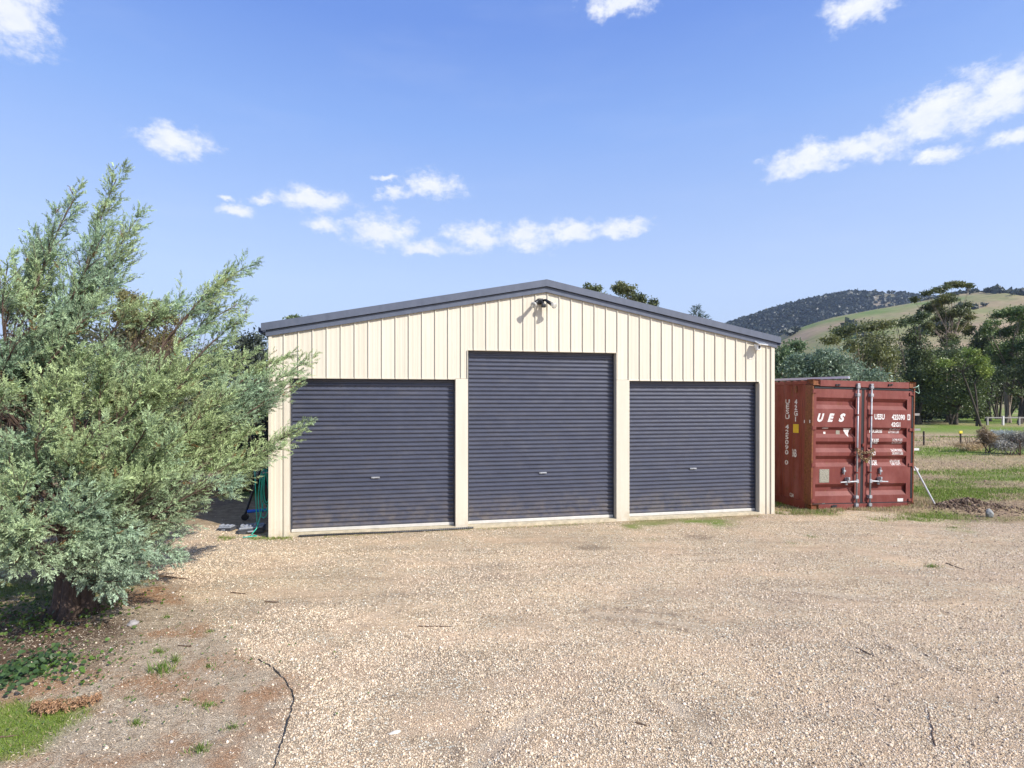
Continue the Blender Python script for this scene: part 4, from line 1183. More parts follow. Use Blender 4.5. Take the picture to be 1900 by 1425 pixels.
# ================================================================ TREES AND SHRUBS FROM CLUSTERS
def leaf_cloud(g, centres, radii, n, L_, Wd, droop=.4, sub=11, ragged=.27):
    """leaves in ragged puffs; centres k x 3, radii k x 3"""
    vol = (radii[:, 0]*radii[:, 2])**1.0; w = vol/vol.sum()
    k = g.choice(len(centres), n, p=w)
    subs = {}
    P_ = np.zeros((n, 3))
    for i in range(len(centres)):
        s = np.where(k == i)[0]
        if not len(s): continue
        ns_ = sub + int(4*g.random())
        dirs = unit(g.normal(size=(ns_, 3))); dirs[:, 2] = dirs[:, 2]*.9 + .12
        sc_ = centres[i] + dirs*radii[i]*(g.uniform(.35, .95, (ns_, 1)))
        wsub = g.uniform(.4, 1.4, ns_); wsub /= wsub.sum()
        q = g.choice(ns_, len(s), p=wsub)
        P_[s] = sc_[q] + g.normal(size=(len(s), 3))*radii[i]*ragged*np.array([1, 1, .8])
    d = unit(g.normal(size=(n, 3)) + np.array([0, 0, -droop])); sd_ = unit(np.cross(d, g.normal(size=(n, 3))))
    Ls = L_*g.uniform(.6, 1.3, (n, 1)); Ws = Wd*g.uniform(.7, 1.2, (n, 1))
    a = P_; b = P_ + d*Ls; mid = P_ + d*Ls*.45
    V = np.stack([a, mid + sd_*Ws, b, mid - sd_*Ws], 1).reshape(-1, 3)
    o = np.arange(n)*4
    T = np.stack([o, o+1, o+2, o, o+2, o+3], 1).reshape(-1, 3)
    return V, T, P_
def make_tree(name, label, px, d, clusters, cA_, cB_, leafL=.2, leafW=.05, n=9000, forks=2, bark_m=None, trunk_r=.16, group=None, seed=1, depth=.8, lean=0, hidden_trunk=False, py_base=None, cat='tree', ragged=.27, sub=11):
    g = np.random.default_rng(seed)
    X = (px-950)/F*d; e = empty(name, (X, d, 0), (0, 0, 0), label, cat, group)
    org = np.array([X, d, 0])
    cs = []; rs = []
    for c in clusters:
        cx, cy, rx, ry = c[:4]; dz = c[4] if len(c) > 4 else g.uniform(-1, 1)*depth
        p = np.array(P(cx, cy, d + dz)) - org; cs.append(p); rs.append([rx/F*d, rx/F*d*.8, ry/F*d])
    cs = np.array(cs); rs = np.array(rs)
    V, T, Pp = leaf_cloud(g, cs, rs, n, leafL, leafW, ragged=ragged, sub=sub)
    w = np.clip((fbm(Pp[:, 0]+30, Pp[:, 2]+Pp[:, 1], 2.0/max(.5, d/25), 3, seed)-.35)/.3, 0, 1)[:, None]
    col = np.array(cA_)*(1-w) + np.array(cB_)*w; col = col*g.uniform(.7, 1.3, (n, 1))
    np_mesh('crown', V, T, LEAF_G, e, cols=np.repeat(col, 4, 0))
    # trunks forking towards the clusters
    mb = MB(); nst = forks
    cen = cs.mean(0)
    stems = []
    for k in range(nst):
        bx = np.array([g.uniform(-.25, .25)*(nst > 1), g.uniform(-.2, .2), -.1])
        fk = np.array([cen[0]*g.uniform(.35, .7) + g.normal()*.4 + lean, g.normal()*.3, max(.6, cs[:, 2].min()*g.uniform(.75, 1.0))])
        mid = (bx+fk)/2 + g.normal(size=3)*.12
        t = np.linspace(0, 1, 7); pts = bez(bx, bx+(mid-bx)*.8, mid+(fk-mid)*.3, fk, t)
        mb.tube(pts, trunk_r*(1-.45*t), 8, cap=False); stems.append(fk)
    for c, r_ in zip(cs, rs):
        fk = stems[int(np.argmin([np.linalg.norm(c-s) + g.random() for s in stems]))]
        for j in range(3):
            tgt = c + g.uniform(-.6, .6, 3)*r_
            m1 = fk + (tgt-fk)*.4 + g.normal(size=3)*.18 + np.array([0, 0, .1]); t = np.linspace(0, 1, 7)
            pts = bez(fk, fk+(m1-fk)*.7, m1+(tgt-m1)*.4, tgt, t)
            rad = trunk_r*(.5*(1-t)**1.2+.06) if j == 0 else trunk_r*(.25*(1-t)+.04)
            mb.tube(pts, rad, 5, cap=False)
    mb.build('trunk', bark_m or BARK_G, e, True)
    return e
GA = (0.096, 0.128, 0.051); GB = (0.179, 0.205, 0.070)          # gum greens
DA = (0.064, 0.095, 0.038); DB = (0.122, 0.154, 0.054)
TG = 'trees across the paddock'
# grey green wattle behind the container
make_tree('wattle_tree', 'grey green bushy wattle rising just behind the container', 1545, 27, [(1545, 690, 55, 38), (1500, 700, 42, 34), (1590, 705, 45, 32), (1530, 665, 30, 18), (1480, 690, 30, 26), (1625, 725, 30, 26), (1560, 740, 60, 30)], (0.134, 0.192, 0.119), (0.241, 0.316, 0.211), .16, .035, 15000, 2, BARK_D, .12, TG, 11, .8)
make_tree('wattle_tree', 'dark green wattle between shed edge and bushy grey wattle', 1455, 34, [(1455, 672, 26, 34), (1475, 650, 20, 20), (1440, 700, 26, 36), (1480, 700, 24, 40)], (0.087, 0.138, 0.058), (0.154, 0.230, 0.106), .18, .04, 8000, 1, BARK_D, .12, TG, 12, .8)
# gum with open top, behind
make_tree('gum_tree', 'round gum with two open domes of foliage left of the umbrella gum', 1612, 46, [(1560, 617, 22, 13), (1596, 606, 34, 11), (1632, 604, 24, 12), (1545, 632, 18, 12), (1625, 640, 30, 24), (1600, 650, 24, 20), (1640, 660, 24, 26), (1580, 640, 14, 12), (1612, 690, 36, 30), (1640, 720, 34, 30)], (0.106, 0.131, 0.054), (0.192, 0.202, 0.077), .24, .06, 12000, 3, BARK_G, 0.124, TG, 13, 1.5)
make_tree('gum_tree', 'narrow dark gum with flat side branch left of the umbrella gum', 1705, 50, [(1690, 595, 22, 10), (1668, 600, 14, 7), (1712, 586, 16, 7), (1697, 628, 20, 22), (1705, 655, 22, 24), (1690, 690, 26, 30), (1715, 700, 26, 34), (1700, 740, 40, 30)], DA, DB, .24, .055, 13000, 3, BARK_D, .2, TG, 14, 1.2)
make_tree('umbrella_gum', 'tallest gum, with spreading umbrella top against the hill', 1762, 55, [(1770, 528, 24, 7), (1796, 530, 12, 5), (1748, 536, 18, 7), (1722, 544, 16, 6), (1698, 556, 10, 6), (1755, 556, 26, 9), (1730, 570, 18, 14), (1765, 580, 26, 14), (1785, 575, 18, 14), (1745, 590, 20, 10), (1799, 588, 10, 8), (1712, 580, 10, 8), (1742, 612, 24, 13), (1775, 606, 22, 13), (1722, 604, 14, 10), (1795, 615, 12, 10), (1758, 634, 22, 12)], (0.096, 0.119, 0.046), (0.183, 0.188, 0.061), .22, .05, 19000, 4, BARK_G, 0.105, TG, 15, 1.2, ragged=.2)
# bushy acacia in front, with brighter tips
make_tree('acacia_tree', 'broad bushy acacia with yellow green tips in front of the gums', 1770, 50, [(1770, 655, 28, 24), (1740, 690, 34, 34), (1795, 690, 30, 30), (1765, 720, 50, 34), (1720, 720, 26, 34), (1805, 725, 26, 34), (1740, 755, 40, 18), (1790, 752, 34, 18), (1815, 690, 20, 22)], (0.077, 0.111, 0.042), (0.164, 0.211, 0.058), .2, .05, 19000, 3, BARK_D, .16, TG, 16, 1.5)
make_tree('acacia_tree', 'small yellow green acacia at the foot of the broad acacia', 1815, 47, [(1755, 676, 14, 11), (1815, 668, 16, 14), (1800, 655, 14, 10), (1828, 690, 12, 14)], (0.192, 0.269, 0.058), (0.326, 0.384, 0.096), .2, .05, 2600, 2, BARK_D, .1, TG, 17, .5)
make_tree('gum_tree', 'gum with bright green crown at the right edge of the view', 1868, 54, [(1880, 578, 26, 10), (1852, 585, 16, 9), (1900, 590, 22, 14), (1835, 607, 16, 12), (1860, 620, 22, 12), (1890, 610, 20, 12), (1880, 645, 22, 18), (1850, 650, 20, 16), (1870, 672, 18, 12), (1910, 640, 22, 18)], (0.087, 0.143, 0.042), (0.164, 0.230, 0.068), .22, .055, 13000, 4, BARK_G, 0.124, TG, 18, 1.5)
make_tree('gum_tree', 'dark leaning gum standing behind the rail at the right', 1890, 52, [(1870, 690, 22, 16), (1900, 700, 26, 30), (1845, 700, 18, 20), (1925, 670, 30, 30), (1890, 725, 20, 10)], DA, DB, .22, .055, 7000, 3, BARK_D, .22, TG, 19, 1.0, lean=1.0)
make_tree('gum_tree', 'dark gum standing between the acacia and the rail', 1833, 58, [(1830, 640, 20, 22), (1822, 620, 14, 14), (1840, 665, 18, 18), (1815, 650, 16, 20)], DA, DB, .24, .055, 6000, 4, BARK_D, .17, TG, 20, 1.0)
# beyond the frame on the right
make_tree('gum_tree', 'gum just outside the right edge of the view', 1985, 55, [(1985, 600, 40, 26), (1960, 650, 34, 30), (2010, 660, 40, 34), (1985, 700, 40, 24)], GA, GB, .24, .06, 8000, 3, BARK_G, 0.136, TG, 41, 1.5)
# dark understorey
make_tree('scrub_thicket', 'dark scrub thicket right beside the container top corner', 1670, 56, [(1660, 735, 34, 34), (1700, 760, 36, 16), (1640, 760, 40, 20), (1735, 768, 30, 12)], (0.054, 0.077, 0.031), (0.096, 0.125, 0.049), .24, .06, 10000, 4, BARK_D, .14, TG, 22, 1.2)
make_tree('scrub_thicket', 'dark thicket filling the gap behind the rail fence', 1870, 75, [(1850, 735, 26, 18), (1885, 725, 26, 22), (1915, 735, 30, 22), (1835, 715, 18, 22), (1865, 700, 24, 22), (1905, 690, 24, 22)], (0.064, 0.070, 0.038), (0.115, 0.115, 0.058), .3, .09, 11000, 6, BARK_D, .14, TG, 44, 2)
for k_, (pp, dd, w_) in enumerate(((1655, 66, 60), (1725, 62, 55), (1790, 68, 55), (1850, 64, 50), (1905, 66, 55))):
    gk = np.random.default_rng(90+k_)
    make_tree('gum_tree', ('dark tree closing the gap just right of the container', 'dark tree behind the left side of the broad acacia', 'dark tree behind the right side of the broad acacia', 'dark tree behind the rail fence, left of the leaning gum', 'dark tree behind the rail fence, at the frame edge')[k_], pp, dd,
              [(pp+gk.uniform(-w_, w_)*.6, gk.uniform(655, 745), gk.uniform(16, 28), gk.uniform(12, 22)) for _ in range(11)], (0.064, 0.087, 0.038), (0.134, 0.154, 0.064), .24, .06, 9000, 4, BARK_D, .13, TG, 95+k_, 2.0)
for k_, (pp, w_, lab_) in enumerate(((1652, 26, 'low scrub in shade just right of the container'), (1712, 28, 'low scrub at the foot of the narrow dark gum'), (1755, 24, 'low scrub at the foot of the broad acacia'), (1812, 14, 'low scrub between the acacia and the rail fence'))):
    gk = np.random.default_rng(190+k_)
    make_tree('low_scrub', lab_, pp, 55+k_, [(pp+gk.uniform(-w_, w_), gk.uniform(748, 772), gk.uniform(12, 20), gk.uniform(8, 13)) for _ in range(7)], (0.058, 0.077, 0.032), (0.115, 0.141, 0.051), .22, .06, 5000, 5, BARK_D, .06, 'low scrub under the gums', 195+k_, 1.5, cat='shrub')
# trees over the roof
make_tree('gum_tree', 'small gum top showing above the right roof slope near the ridge', 1100, 30, [(1092, 533, 9, 9), (1108, 538, 12, 9), (1120, 552, 10, 9), (1105, 570, 24, 14), (1110, 620, 34, 34)], (0.115, 0.143, 0.061), (0.211, 0.241, 0.096), .16, .035, 6000, 2, BARK_G, 0.087, 'treetops over the shed roof', 23, .5)
make_tree('gum_tree', 'larger gum top showing above the right roof slope', 1178, 31, [(1152, 536, 15, 13), (1172, 545, 14, 14), (1190, 556, 12, 12), (1210, 562, 10, 10), (1165, 575, 24, 14), (1195, 600, 34, 30)], (0.111, 0.134, 0.061), (0.211, 0.230, 0.096), .16, .035, 8000, 2, BARK_G, 0.093, 'treetops over the shed roof', 24, .5)
make_tree('gum_tree', 'low treetop above the left roof slope', 548, 33, [(540, 590, 13, 7), (575, 592, 10, 5), (555, 612, 30, 14), (550, 650, 40, 30)], (0.115, 0.154, 0.077), (0.192, 0.250, 0.115), .18, .04, 6000, 2, BARK_G, 0.099, 'treetops over the shed roof', 25, .5)
# olive trees seen over the juniper
make_tree('olive_gum', 'olive brown tree rounding above the juniper', 240, 26, [(238, 556, 24, 18), (225, 580, 22, 20), (248, 590, 22, 24), (235, 640, 40, 40)], (0.164, 0.164, 0.068), (0.288, 0.269, 0.115), .15, .035, 9000, 2, BARK_G, 0.099, 'olive treetops behind the juniper', 26, .5)
make_tree('olive_gum', 'lower olive brown treetop right of the rounder one', 292, 28, [(288, 567, 17, 12), (275, 590, 20, 18), (310, 590, 22, 18), (300, 640, 40, 40)], (0.173, 0.169, 0.069), (0.288, 0.260, 0.106), .15, .035, 7000, 2, BARK_G, 0.099, 'olive treetops behind the juniper', 27, .5)
# shaded shrubs between the juniper and the shed
make_tree('dense_shrub', 'dark grey green shrub growing behind the left corner of the shed', 455, 13.6, [(470, 640, 34, 36), (430, 690, 60, 60), (490, 700, 40, 70), (380, 720, 60, 70), (450, 800, 70, 60), (500, 820, 30, 50), (470, 900, 50, 30)], (0.068, 0.083, 0.060), (0.120, 0.143, 0.105), .09, .022, 20000, 4, BARK_D, .06, None, 28, .6, cat='shrub')
make_tree('dense_shrub', 'tall dark shrub standing behind the juniper trunk', 150, 11.5, [(100, 700, 110, 90), (250, 740, 100, 90), (0, 800, 110, 90), (180, 830, 120, 70), (330, 800, 90, 80), (-120, 780, 110, 110)], (0.075, 0.083, 0.045), (0.150, 0.150, 0.075), .10, .028, 26000, 5, BARK_D, .07, None, 29, .8, cat='shrub')
# dry bushes in the paddock
make_tree('dry_bush', 'brown seeded bush in the paddock beside the yellow capped post', 1832, 23.5, [(1832, 812, 12, 13), (1826, 800, 8, 8), (1840, 820, 12, 12)], (0.240, 0.173, 0.105), (0.390, 0.300, 0.180), .12, .012, 3500, 6, BARK_T, .02, 'dry bushes in the paddock', 30, .3, cat='bush', ragged=.33)
make_tree('dry_bush', 'silver grey bush at the right edge of the paddock', 1885, 22.5, [(1885, 822, 24, 14), (1865, 828, 16, 10), (1905, 815, 20, 16)], (0.225, 0.210, 0.165), (0.390, 0.375, 0.330), .12, .012, 5000, 6, BARK_T, .02, 'dry bushes in the paddock', 31, .3, cat='bush', ragged=.33)
make_tree('dry_bush', 'pale blue grey bush between the brown bush and the silver one', 1850, 27, [(1848, 808, 16, 8), (1868, 806, 14, 8)], (0.300, 0.330, 0.300), (0.480, 0.510, 0.480), .12, .012, 3000, 6, BARK_T, .02, 'dry bushes in the paddock', 32, .3, cat='bush', ragged=.33)
make_tree('dry_bush', 'straw coloured bush low in front of the grey bushes', 1795, 24.5, [(1795, 828, 20, 6), (1815, 824, 14, 7)], (0.375, 0.270, 0.150), (0.570, 0.435, 0.255), .14, .01, 2500, 6, BARK_T, .015, 'dry bushes in the paddock', 33, .3, cat='bush', ragged=.33)

# conifer tip above the right roof
ct = empty('conifer', (P(1300, 742, 30).x, 30, 0), (0, 0, 0), 'thin conifer tip poking above the right roof slope', 'tree')
org = np.array(ct.location); g = np.random.default_rng(5)
mb = MB(); tp = np.array(P(1291, 570, 30)) - org; mb.tube([(0, 0, -.1), (0, 0, 3), tp], [.12, .07, .01], 8); mb.build('trunk', BARK_D, ct, True)
ps = []; ds = []
for z in np.linspace(2.0, tp[2], 60):
    for k in range(6):
        a = g.uniform(0, 6.28); Lr = .12 + (tp[2]-z)*.55
        d = unit(np.array([math.cos(a), math.sin(a), .55])); n = max(2, int(Lr/.09))
        for i in range(n): ps.append(np.array([tp[0]*(z/tp[2])**3, 0, z]) + d*Lr*(i+.5)/n); ds.append(d + g.normal(size=3)*.4)
ps = np.array(ps); ds = np.array(ds)
V, T, Cc = stamp(protos[:3], ps, ds, g.uniform(.14, .24, len(ps)), np.array([.05, .085, .045])*g.uniform(.7, 1.3, (len(ps), 1)), g)
np_mesh('crown', V, T, LEAF_G, ct, cols=Cc)

# ================================================================ HILLS
def hill(name, label, ridge, d0, d1, d2, mat, amp, seed, nx_=150, ny_=46):
    """ridge: photo (x, y) silhouette at distance d1; slopes down to the plain at d0 and behind to d2"""
    rx = np.array([r[0] for r in ridge]); ry = np.array([r[1] for r in ridge])
    px = np.linspace(rx[0], rx[-1], nx_); py = np.interp(px, rx, ry)
    V = []
    for j in range(ny_):
        v = j/(ny_-1)
        if v < .75: t = v/.75; d = d0 + (d1-d0)*t; hh = sstep(-.1, 1.0, t)*1.0; hh = (t*.55 + .45*t*t*(3-2*t))
        else: t = (v-.75)/.25; d = d1 + (d2-d1)*t; hh = 1 - t*t*(3-2*t)
        H = CH + (HZ - py)/F*d1
        x = (px-950)/F*(d*.0 + (d0*.35 + d*.65))
        x = (px-950)/F*(d1*.5 + d*.5)
        n = (fbm(x, np.full_like(x, d), 1/60., 4, seed)-.5)*amp*math.sin(math.pi*min(1, v/.75))**.7
        z = H*hh + n - 1.0*(1-hh)
        V.append(np.stack([x, np.full_like(x, d), z], 1))
    V = np.concatenate(V); idx = np.arange(nx_*ny_).reshape(ny_, nx_)
    Qh = np.stack([idx[:-1, :-1].ravel(), idx[:-1, 1:].ravel(), idx[1:, 1:].ravel(), idx[1:, :-1].ravel()], 1)
    o = np_mesh(name, V, Qh, mat, smooth=True); tag(o, label, kind='structure')
    return V.reshape(ny_, nx_, 3)
def hillmat(name, a, b, c, sc1):
    m = N(name); pos = m.n('ShaderNodeNewGeometry').outputs['Position']
    base = m.ramp(m.noise(sc1, 6, .6, vec=pos, stretch=(1, 1, 2)), [(.36, a), (.5, b), (.62, c)])
    fine = m.ramp(m.noise(sc1*14, 6, .7, vec=pos), [(.3, (.75, .75, .75, 1)), (.7, (1.15, 1.15, 1.15, 1))])
    m.base(m.mix(1., base, fine, 'MULTIPLY')); m.set(Roughness=.95); m.b.inputs['Specular IOR Level'].default_value = .1
    return m.mat
HM1 = hillmat('grassy_hill', (.15, .215, .06, 1), (.25, .235, .11, 1), (.34, .255, .16, 1), .013)
HM2 = hillmat('wooded_hill', (.10, .10, .06, 1), (.17, .15, .10, 1), (.25, .21, .15, 1), .01)
ridge1 = [(300, 738), (900, 732), (1200, 700), (1380, 655), (1437, 630), (1460, 617), (1500, 602), (1540, 590), (1600, 578), (1660, 567), (1710, 558), (1750, 549), (1800, 541), (1840, 546), (1880, 555), (1930, 566), (2050, 590), (2300, 640), (2700, 700)]
V1 = hill('hill', 'grassy green and brown hillside beyond the gum trees', ridge1, 130, 430, 900, HM1, 7, 3)
ridge2 = [(-200, 738), (700, 720), (1000, 690), (1150, 660), (1260, 630), (1350, 603), (1400, 586), (1450, 570), (1500, 557), (1550, 547), (1600, 541), (1640, 543), (1690, 549), (1740, 556), (1800, 570), (1900, 600), (2200, 680)]
V2 = hill('forested_hill', 'dark forested ridge behind the grassy hill', ridge2, 500, 900, 1400, HM2, 14, 4)

# woodland on the hills: one crowd of little crowns
def crowns(name, label, pts, sizes, ca, cb, seed, q=12):
    """each little tree is a ragged clump of leafy flakes"""
    g = np.random.default_rng(seed); n = len(pts)
    off = unit(g.normal(size=(n, q, 3)))*g.uniform(.3, 1.0, (n, q, 1)); off[:, :, 2] = np.abs(off[:, :, 2])*1.1 + .25
    c0 = pts[:, None, :] + off*sizes[:, None, None]
    a = unit(g.normal(size=(n, q, 3))); b = unit(np.cross(a, g.normal(size=(n, q, 3)))); s = sizes[:, None, None]*g.uniform(.35, .75, (n, q, 1))
    V = np.stack([c0 + a*s, c0 + b*s*.8, c0 - a*s, c0 - b*s*.8], 2).reshape(-1, 3)
    o = np.arange(n*q)*4; T = np.stack([o, o+1, o+2, o+3], 1)
    col = np.array(ca)*(1-(w := g.random((n, 1)))) + np.array(cb)*w
    col = np.repeat(col, q, 0)*g.uniform(.75, 1.25, (n*q, 1))
    o = np_mesh(name, V, T, LEAF_G, cols=np.repeat(col, 4, 0))
    return tag(o, label, 'woodland', kind='stuff')
def bil(Vg, u, v):
    ny_, nx_ = Vg.shape[:2]; a = u*(nx_-1); b = v*(ny_-1); i = np.clip(a.astype(int), 0, nx_-2); j = np.clip(b.astype(int), 0, ny_-2); fa = (a-i)[:, None]; fb = (b-j)[:, None]
    return (Vg[j, i]*(1-fa)+Vg[j, i+1]*fa)*(1-fb)+(Vg[j+1, i]*(1-fa)+Vg[j+1, i+1]*fa)*fb
g = np.random.default_rng(8)
n = 26000
u = g.uniform(.52, .93, n); v = g.uniform(.15, .78, n); pt = bil(V2, u, v)
ppx = 950 + F*pt[:, 0]/pt[:, 1]; ppy = HZ - F*(pt[:, 2]-CH)/pt[:, 1]
bald = (ppx > 1612 + g.normal(size=n)*6) & (ppx < 1665) & (ppy < 575 + g.normal(size=n)*5)
sparse = ppx > 1600
dens_ = np.where(bald, .10, np.where((ppx > 1640), .55, 1.0))
bare_top = (v > .70) & (ppx > 1590) & (ppx < 1640)
k = (g.random(n) < dens_) & ~bare_top
# only keep what stands above the near hill's skyline
near = np.interp(ppx, [r[0] for r in ridge1], [r[1] for r in ridge1]); k &= (ppy < near + 14) & (ppx > 1280)
pt = pt[k]; print('woodland', len(pt))
crowns('woodland', 'dense dark eucalypt forest covering the far ridge', pt, g.uniform(2.2, 4.6, len(pt)), (.028, .042, .034), (.052, .066, .05), 1)
# scattered trees on the near hill: ridge line and gullies
pts = []; szs = []
for a, b, cnt in ((1750, 1900, 150), (1700, 1780, 12), (1900, 2100, 60)):
    uu = g.uniform(a, b, cnt); pp = (uu-300)/(2700-300); vv = np.full(cnt, .745) - g.exponential(.012, cnt)
    pts.append(bil(V1, pp, vv)); szs.append(g.uniform(1.0, 2.2, cnt))
for cx, vv0, cnt, sp_ in ((1806, .66, 9, 5), (1834, .60, 60, 9), (1850, .575, 26, 10), (1870, .66, 30, 14), (1795, .60, 5, 5), (1508, .52, 6, 7), (1500, .47, 5, 8), (1560, .4, 4, 14), (1690, .5, 5, 20), (1462, .70, 6, 8), (1880, .5, 8, 14)):
    uu = g.normal(cx, sp_, cnt); pts.append(bil(V1, (uu-300)/2400, np.clip(g.normal(vv0, .02, cnt), 0, .75))); szs.append(g.uniform(1.8, 4.2, cnt))
crowns('hill_scrub', 'scattered dark trees along the crest and gullies of the near hill', np.concatenate(pts), np.concatenate(szs), (.04, .055, .042), (.065, .08, .055), 2)

# ================================================================ PADDOCK FENCE, RAILS
POSTM = simple('rusty_star_post', (.09, .065, .05), .8, var=.3)
def star_post(px, pyb, h, label, cap=False):
    g0 = G(px, pyb); e = empty('fence_post', g0, (0, R(random.uniform(-2, 2)), 0), label, 'fence post', 'steel posts of the paddock fence')
    mb = MB()
    for a in (0, 120, 240):
        c, s = math.cos(R(a)), math.sin(R(a)); q = [(0, 0), (c*.045, s*.045), (c*.045 - s*.006, s*.045 + c*.006), (-s*.006, c*.006)]
        mb.add([(x, y, -.1) for x, y in q]+[(x, y, h) for x, y in q], [(3,2,1,0),(4,5,6,7),(0,1,5,4),(1,2,6,5),(2,3,7,6),(3,0,4,7)])
    mb.build('stake', POSTM, e)
    if cap:
        mb = MB(); mb.bevel_box((-.075, -.03, h-.02), (.075, .03, h+.10), .015); mb.build('post_cap', simple('yellow_cap', (.8, .62, .05), .5), e)
    return e
star_post(1714.5, 827.5, .70, 'plain steel fence post just right of the container')
star_post(1783, 828, .62, 'steel fence post with a yellow cap', True)
star_post(1905, 828, .66, 'steel fence post at the far right of the view')
star_post(1862, 829, .62, 'steel fence post hidden among the dry bushes')
mb = MB(); ya = G(1660, 828)
for h in (.25, .5):
    xs_ = [G(p, 828) for p in (1560, 1640, 1714.5, 1783, 1862, 1905, 1990)]
    mb.tube([v + Vector((0, -.03, h)) for v in xs_], .0022, 4)
tag(mb.build('fence_wire', GALV), 'thin wires strung between the steel posts in the paddock', 'fence wire')
# white-grey rail fence under the gums
rf = empty('rail_fence', G(1832, 789), (0, 0, 0), 'weathered grey post and rail fence under the gum trees', 'fence')
ro = rf.location
for i, px in enumerate((1832, 1861, 1891, 1921)):
    p = G(px, 789) - ro; mb = MB(); mb.bevel_box((p.x-.07, p.y-.07, -.1), (p.x+.07, p.y+.07, .72 if i != 1 else .8), .01); mb.build('post', TIMB2 if i == 1 else TIMB, rf)
for i, (a, b) in enumerate(((1832, 1861), (1861, 1891), (1891, 1921))):
    pa = G(a, 789)-ro; pb = G(b, 789)-ro; mb = MB(); mb.bevel_box((pa.x+.071 if i else pa.x-.2, -.04, .60), (pb.x-.071, .04, .70), .01); mb.build('rail', TIMB, rf)

# ================================================================ GROUND COVER
def blades(name, label, x, y, h, w, cols, g, mat=GRASS, lean=.5, cat='grass', z=None, parent=None, kind='stuff'):
    n = len(x); zz = ground_z(x, y) if z is None else z
    a = g.uniform(0, 6.28, n); b = g.uniform(0, 6.28, n); ln = g.uniform(.1, 1, n)*lean
    d = np.stack([np.cos(a)*ln, np.sin(a)*ln, np.ones(n)], 1); d = unit(d)
    s = np.stack([np.cos(b), np.sin(b), np.zeros(n)], 1)*w[:, None]
    p = np.stack([x, y, zz - .003], 1); tip = p + d*h[:, None] - np.stack([0*h, 0*h, h*.25*ln], 1); mid = p + d*(h*.5)[:, None]
    V = np.stack([p - s, p + s, mid + s*.8, tip, mid - s*.8], 1).reshape(-1, 3)
    o = np.arange(n)*5
    T = np.stack([o, o+1, o+2, o, o+2, o+4, o+4, o+2, o+3], 1).reshape(-1, 3)
    ob = np_mesh(name, V, T, mat, parent, cols=np.repeat(cols, 5, 0))
    return tag(ob, label, cat, kind=kind) if kind else ob
g = np.random.default_rng(77)
# paddock grass
xs, ys = [], []
for y0, y1, n in ((10.2, 14, 70000), (14, 20, 60000), (20, 34, 60000)):
    y = g.uniform(y0, y1, n); x = g.uniform(4.5, .95*y1+1.5, n); k = (x < .95*y + 1.5); xs.append(x[k]); ys.append(y[k])
x = np.concatenate(xs); y = np.concatenate(ys)
li_, fi_, gr_, so_, lw_ = masks(x, y)
cdx = (x-c_org.x)*U.x + (y-c_org.y)*U.y; cdy = (x-c_org.x)*W.x + (y-c_org.y)*W.y
incon = (cdx > -.02) & (cdx < CW+.02) & (cdy > .1) & (cdy < CL)
mnd = np.exp(-np.hypot((x-9.1)/.7, (y-11.3)/.4)**2)
k = (g.random(len(x)) < fi_*(.35+.65*gr_)*(1-.8*so_)*(1-mnd)) & ~incon
x, y, gr_ = x[k], y[k], gr_[k]; n = len(x)
gcol_ = np.array([.20, .28, .05]); dcol_ = np.array([.52, .42, .26])
isg = (g.random(n) < np.clip(gr_*1.1, .06, .9))[:, None]
cc = np.where(isg, gcol_, dcol_)*g.uniform(.65, 1.35, (n, 1))
blades('paddock_grass', 'short green and dry grass of the paddock behind the container', x, y, g.uniform(.025, .075, n)*(1+.03*(y-10)), .003 + .0006*(y-8), cc, g, lean=1.2)
print('grass', n)
# strips of weeds along the shed base and the container sill
def strip(pts, n, spread, hmin, hmax, greenp):
    seg = g.integers(0, len(pts)-1, n); t = g.random(n)
    A = np.array([p[:2] for p in pts]); q = A[seg]*(1-t[:, None]) + A[seg+1]*t[:, None] + g.normal(size=(n, 2))*spread
    cl = fbm(q[:, 0], q[:, 1], 2.2, 3, 31); k = g.random(n) < sstep(.38, .6, cl); q = q[k]; m_ = len(q)
    isg = (g.random(m_) < greenp)[:, None]
    return q[:, 0], q[:, 1], g.uniform(hmin, hmax, m_), np.where(isg, np.array([.19, .27, .05]), np.array([.50, .40, .25]))*g.uniform(.65, 1.35, (m_, 1))
def sp2(s, y): v = shed_pt(s, y, 0); return (v.x, v.y)
A = [strip([sp2(6.2, -.10), sp2(7.5, -.12), sp2(9.0, -.10), sp2(9.4, -.1)], 1700, .04, .012, .03, .4),
     strip([sp2(9.2, -.05), sp2(9.7, .0), sp2(10.6, .0)], 5200, .10, .03, .08, .5),
     strip([sp2(10.2, -.05), sp2(11.0, -.12), sp2(12.4, -.12)], 5000, .09, .03, .10, .25),
     strip([sp2(-.9, .1), sp2(-.3, -.05), sp2(.5, -.1)], 2500, .07, .015, .05, .75),
     strip([sp2(.5, -.12), sp2(3, -.13), sp2(5.6, -.12)], 2600, .05, .01, .03, .45),
     strip([sp2(12.5, .0), sp2(12.9, .4)], 1800, .12, .05, .22, .1)]
x, y, h, cc = [np.concatenate([a[i] for a in A]) for i in range(4)]
blades('edge_weeds', 'green and straw weeds along the foot of the shed and container', x, y, h, np.full(len(x), .0035), cc, g, lean=.9, cat='weeds')

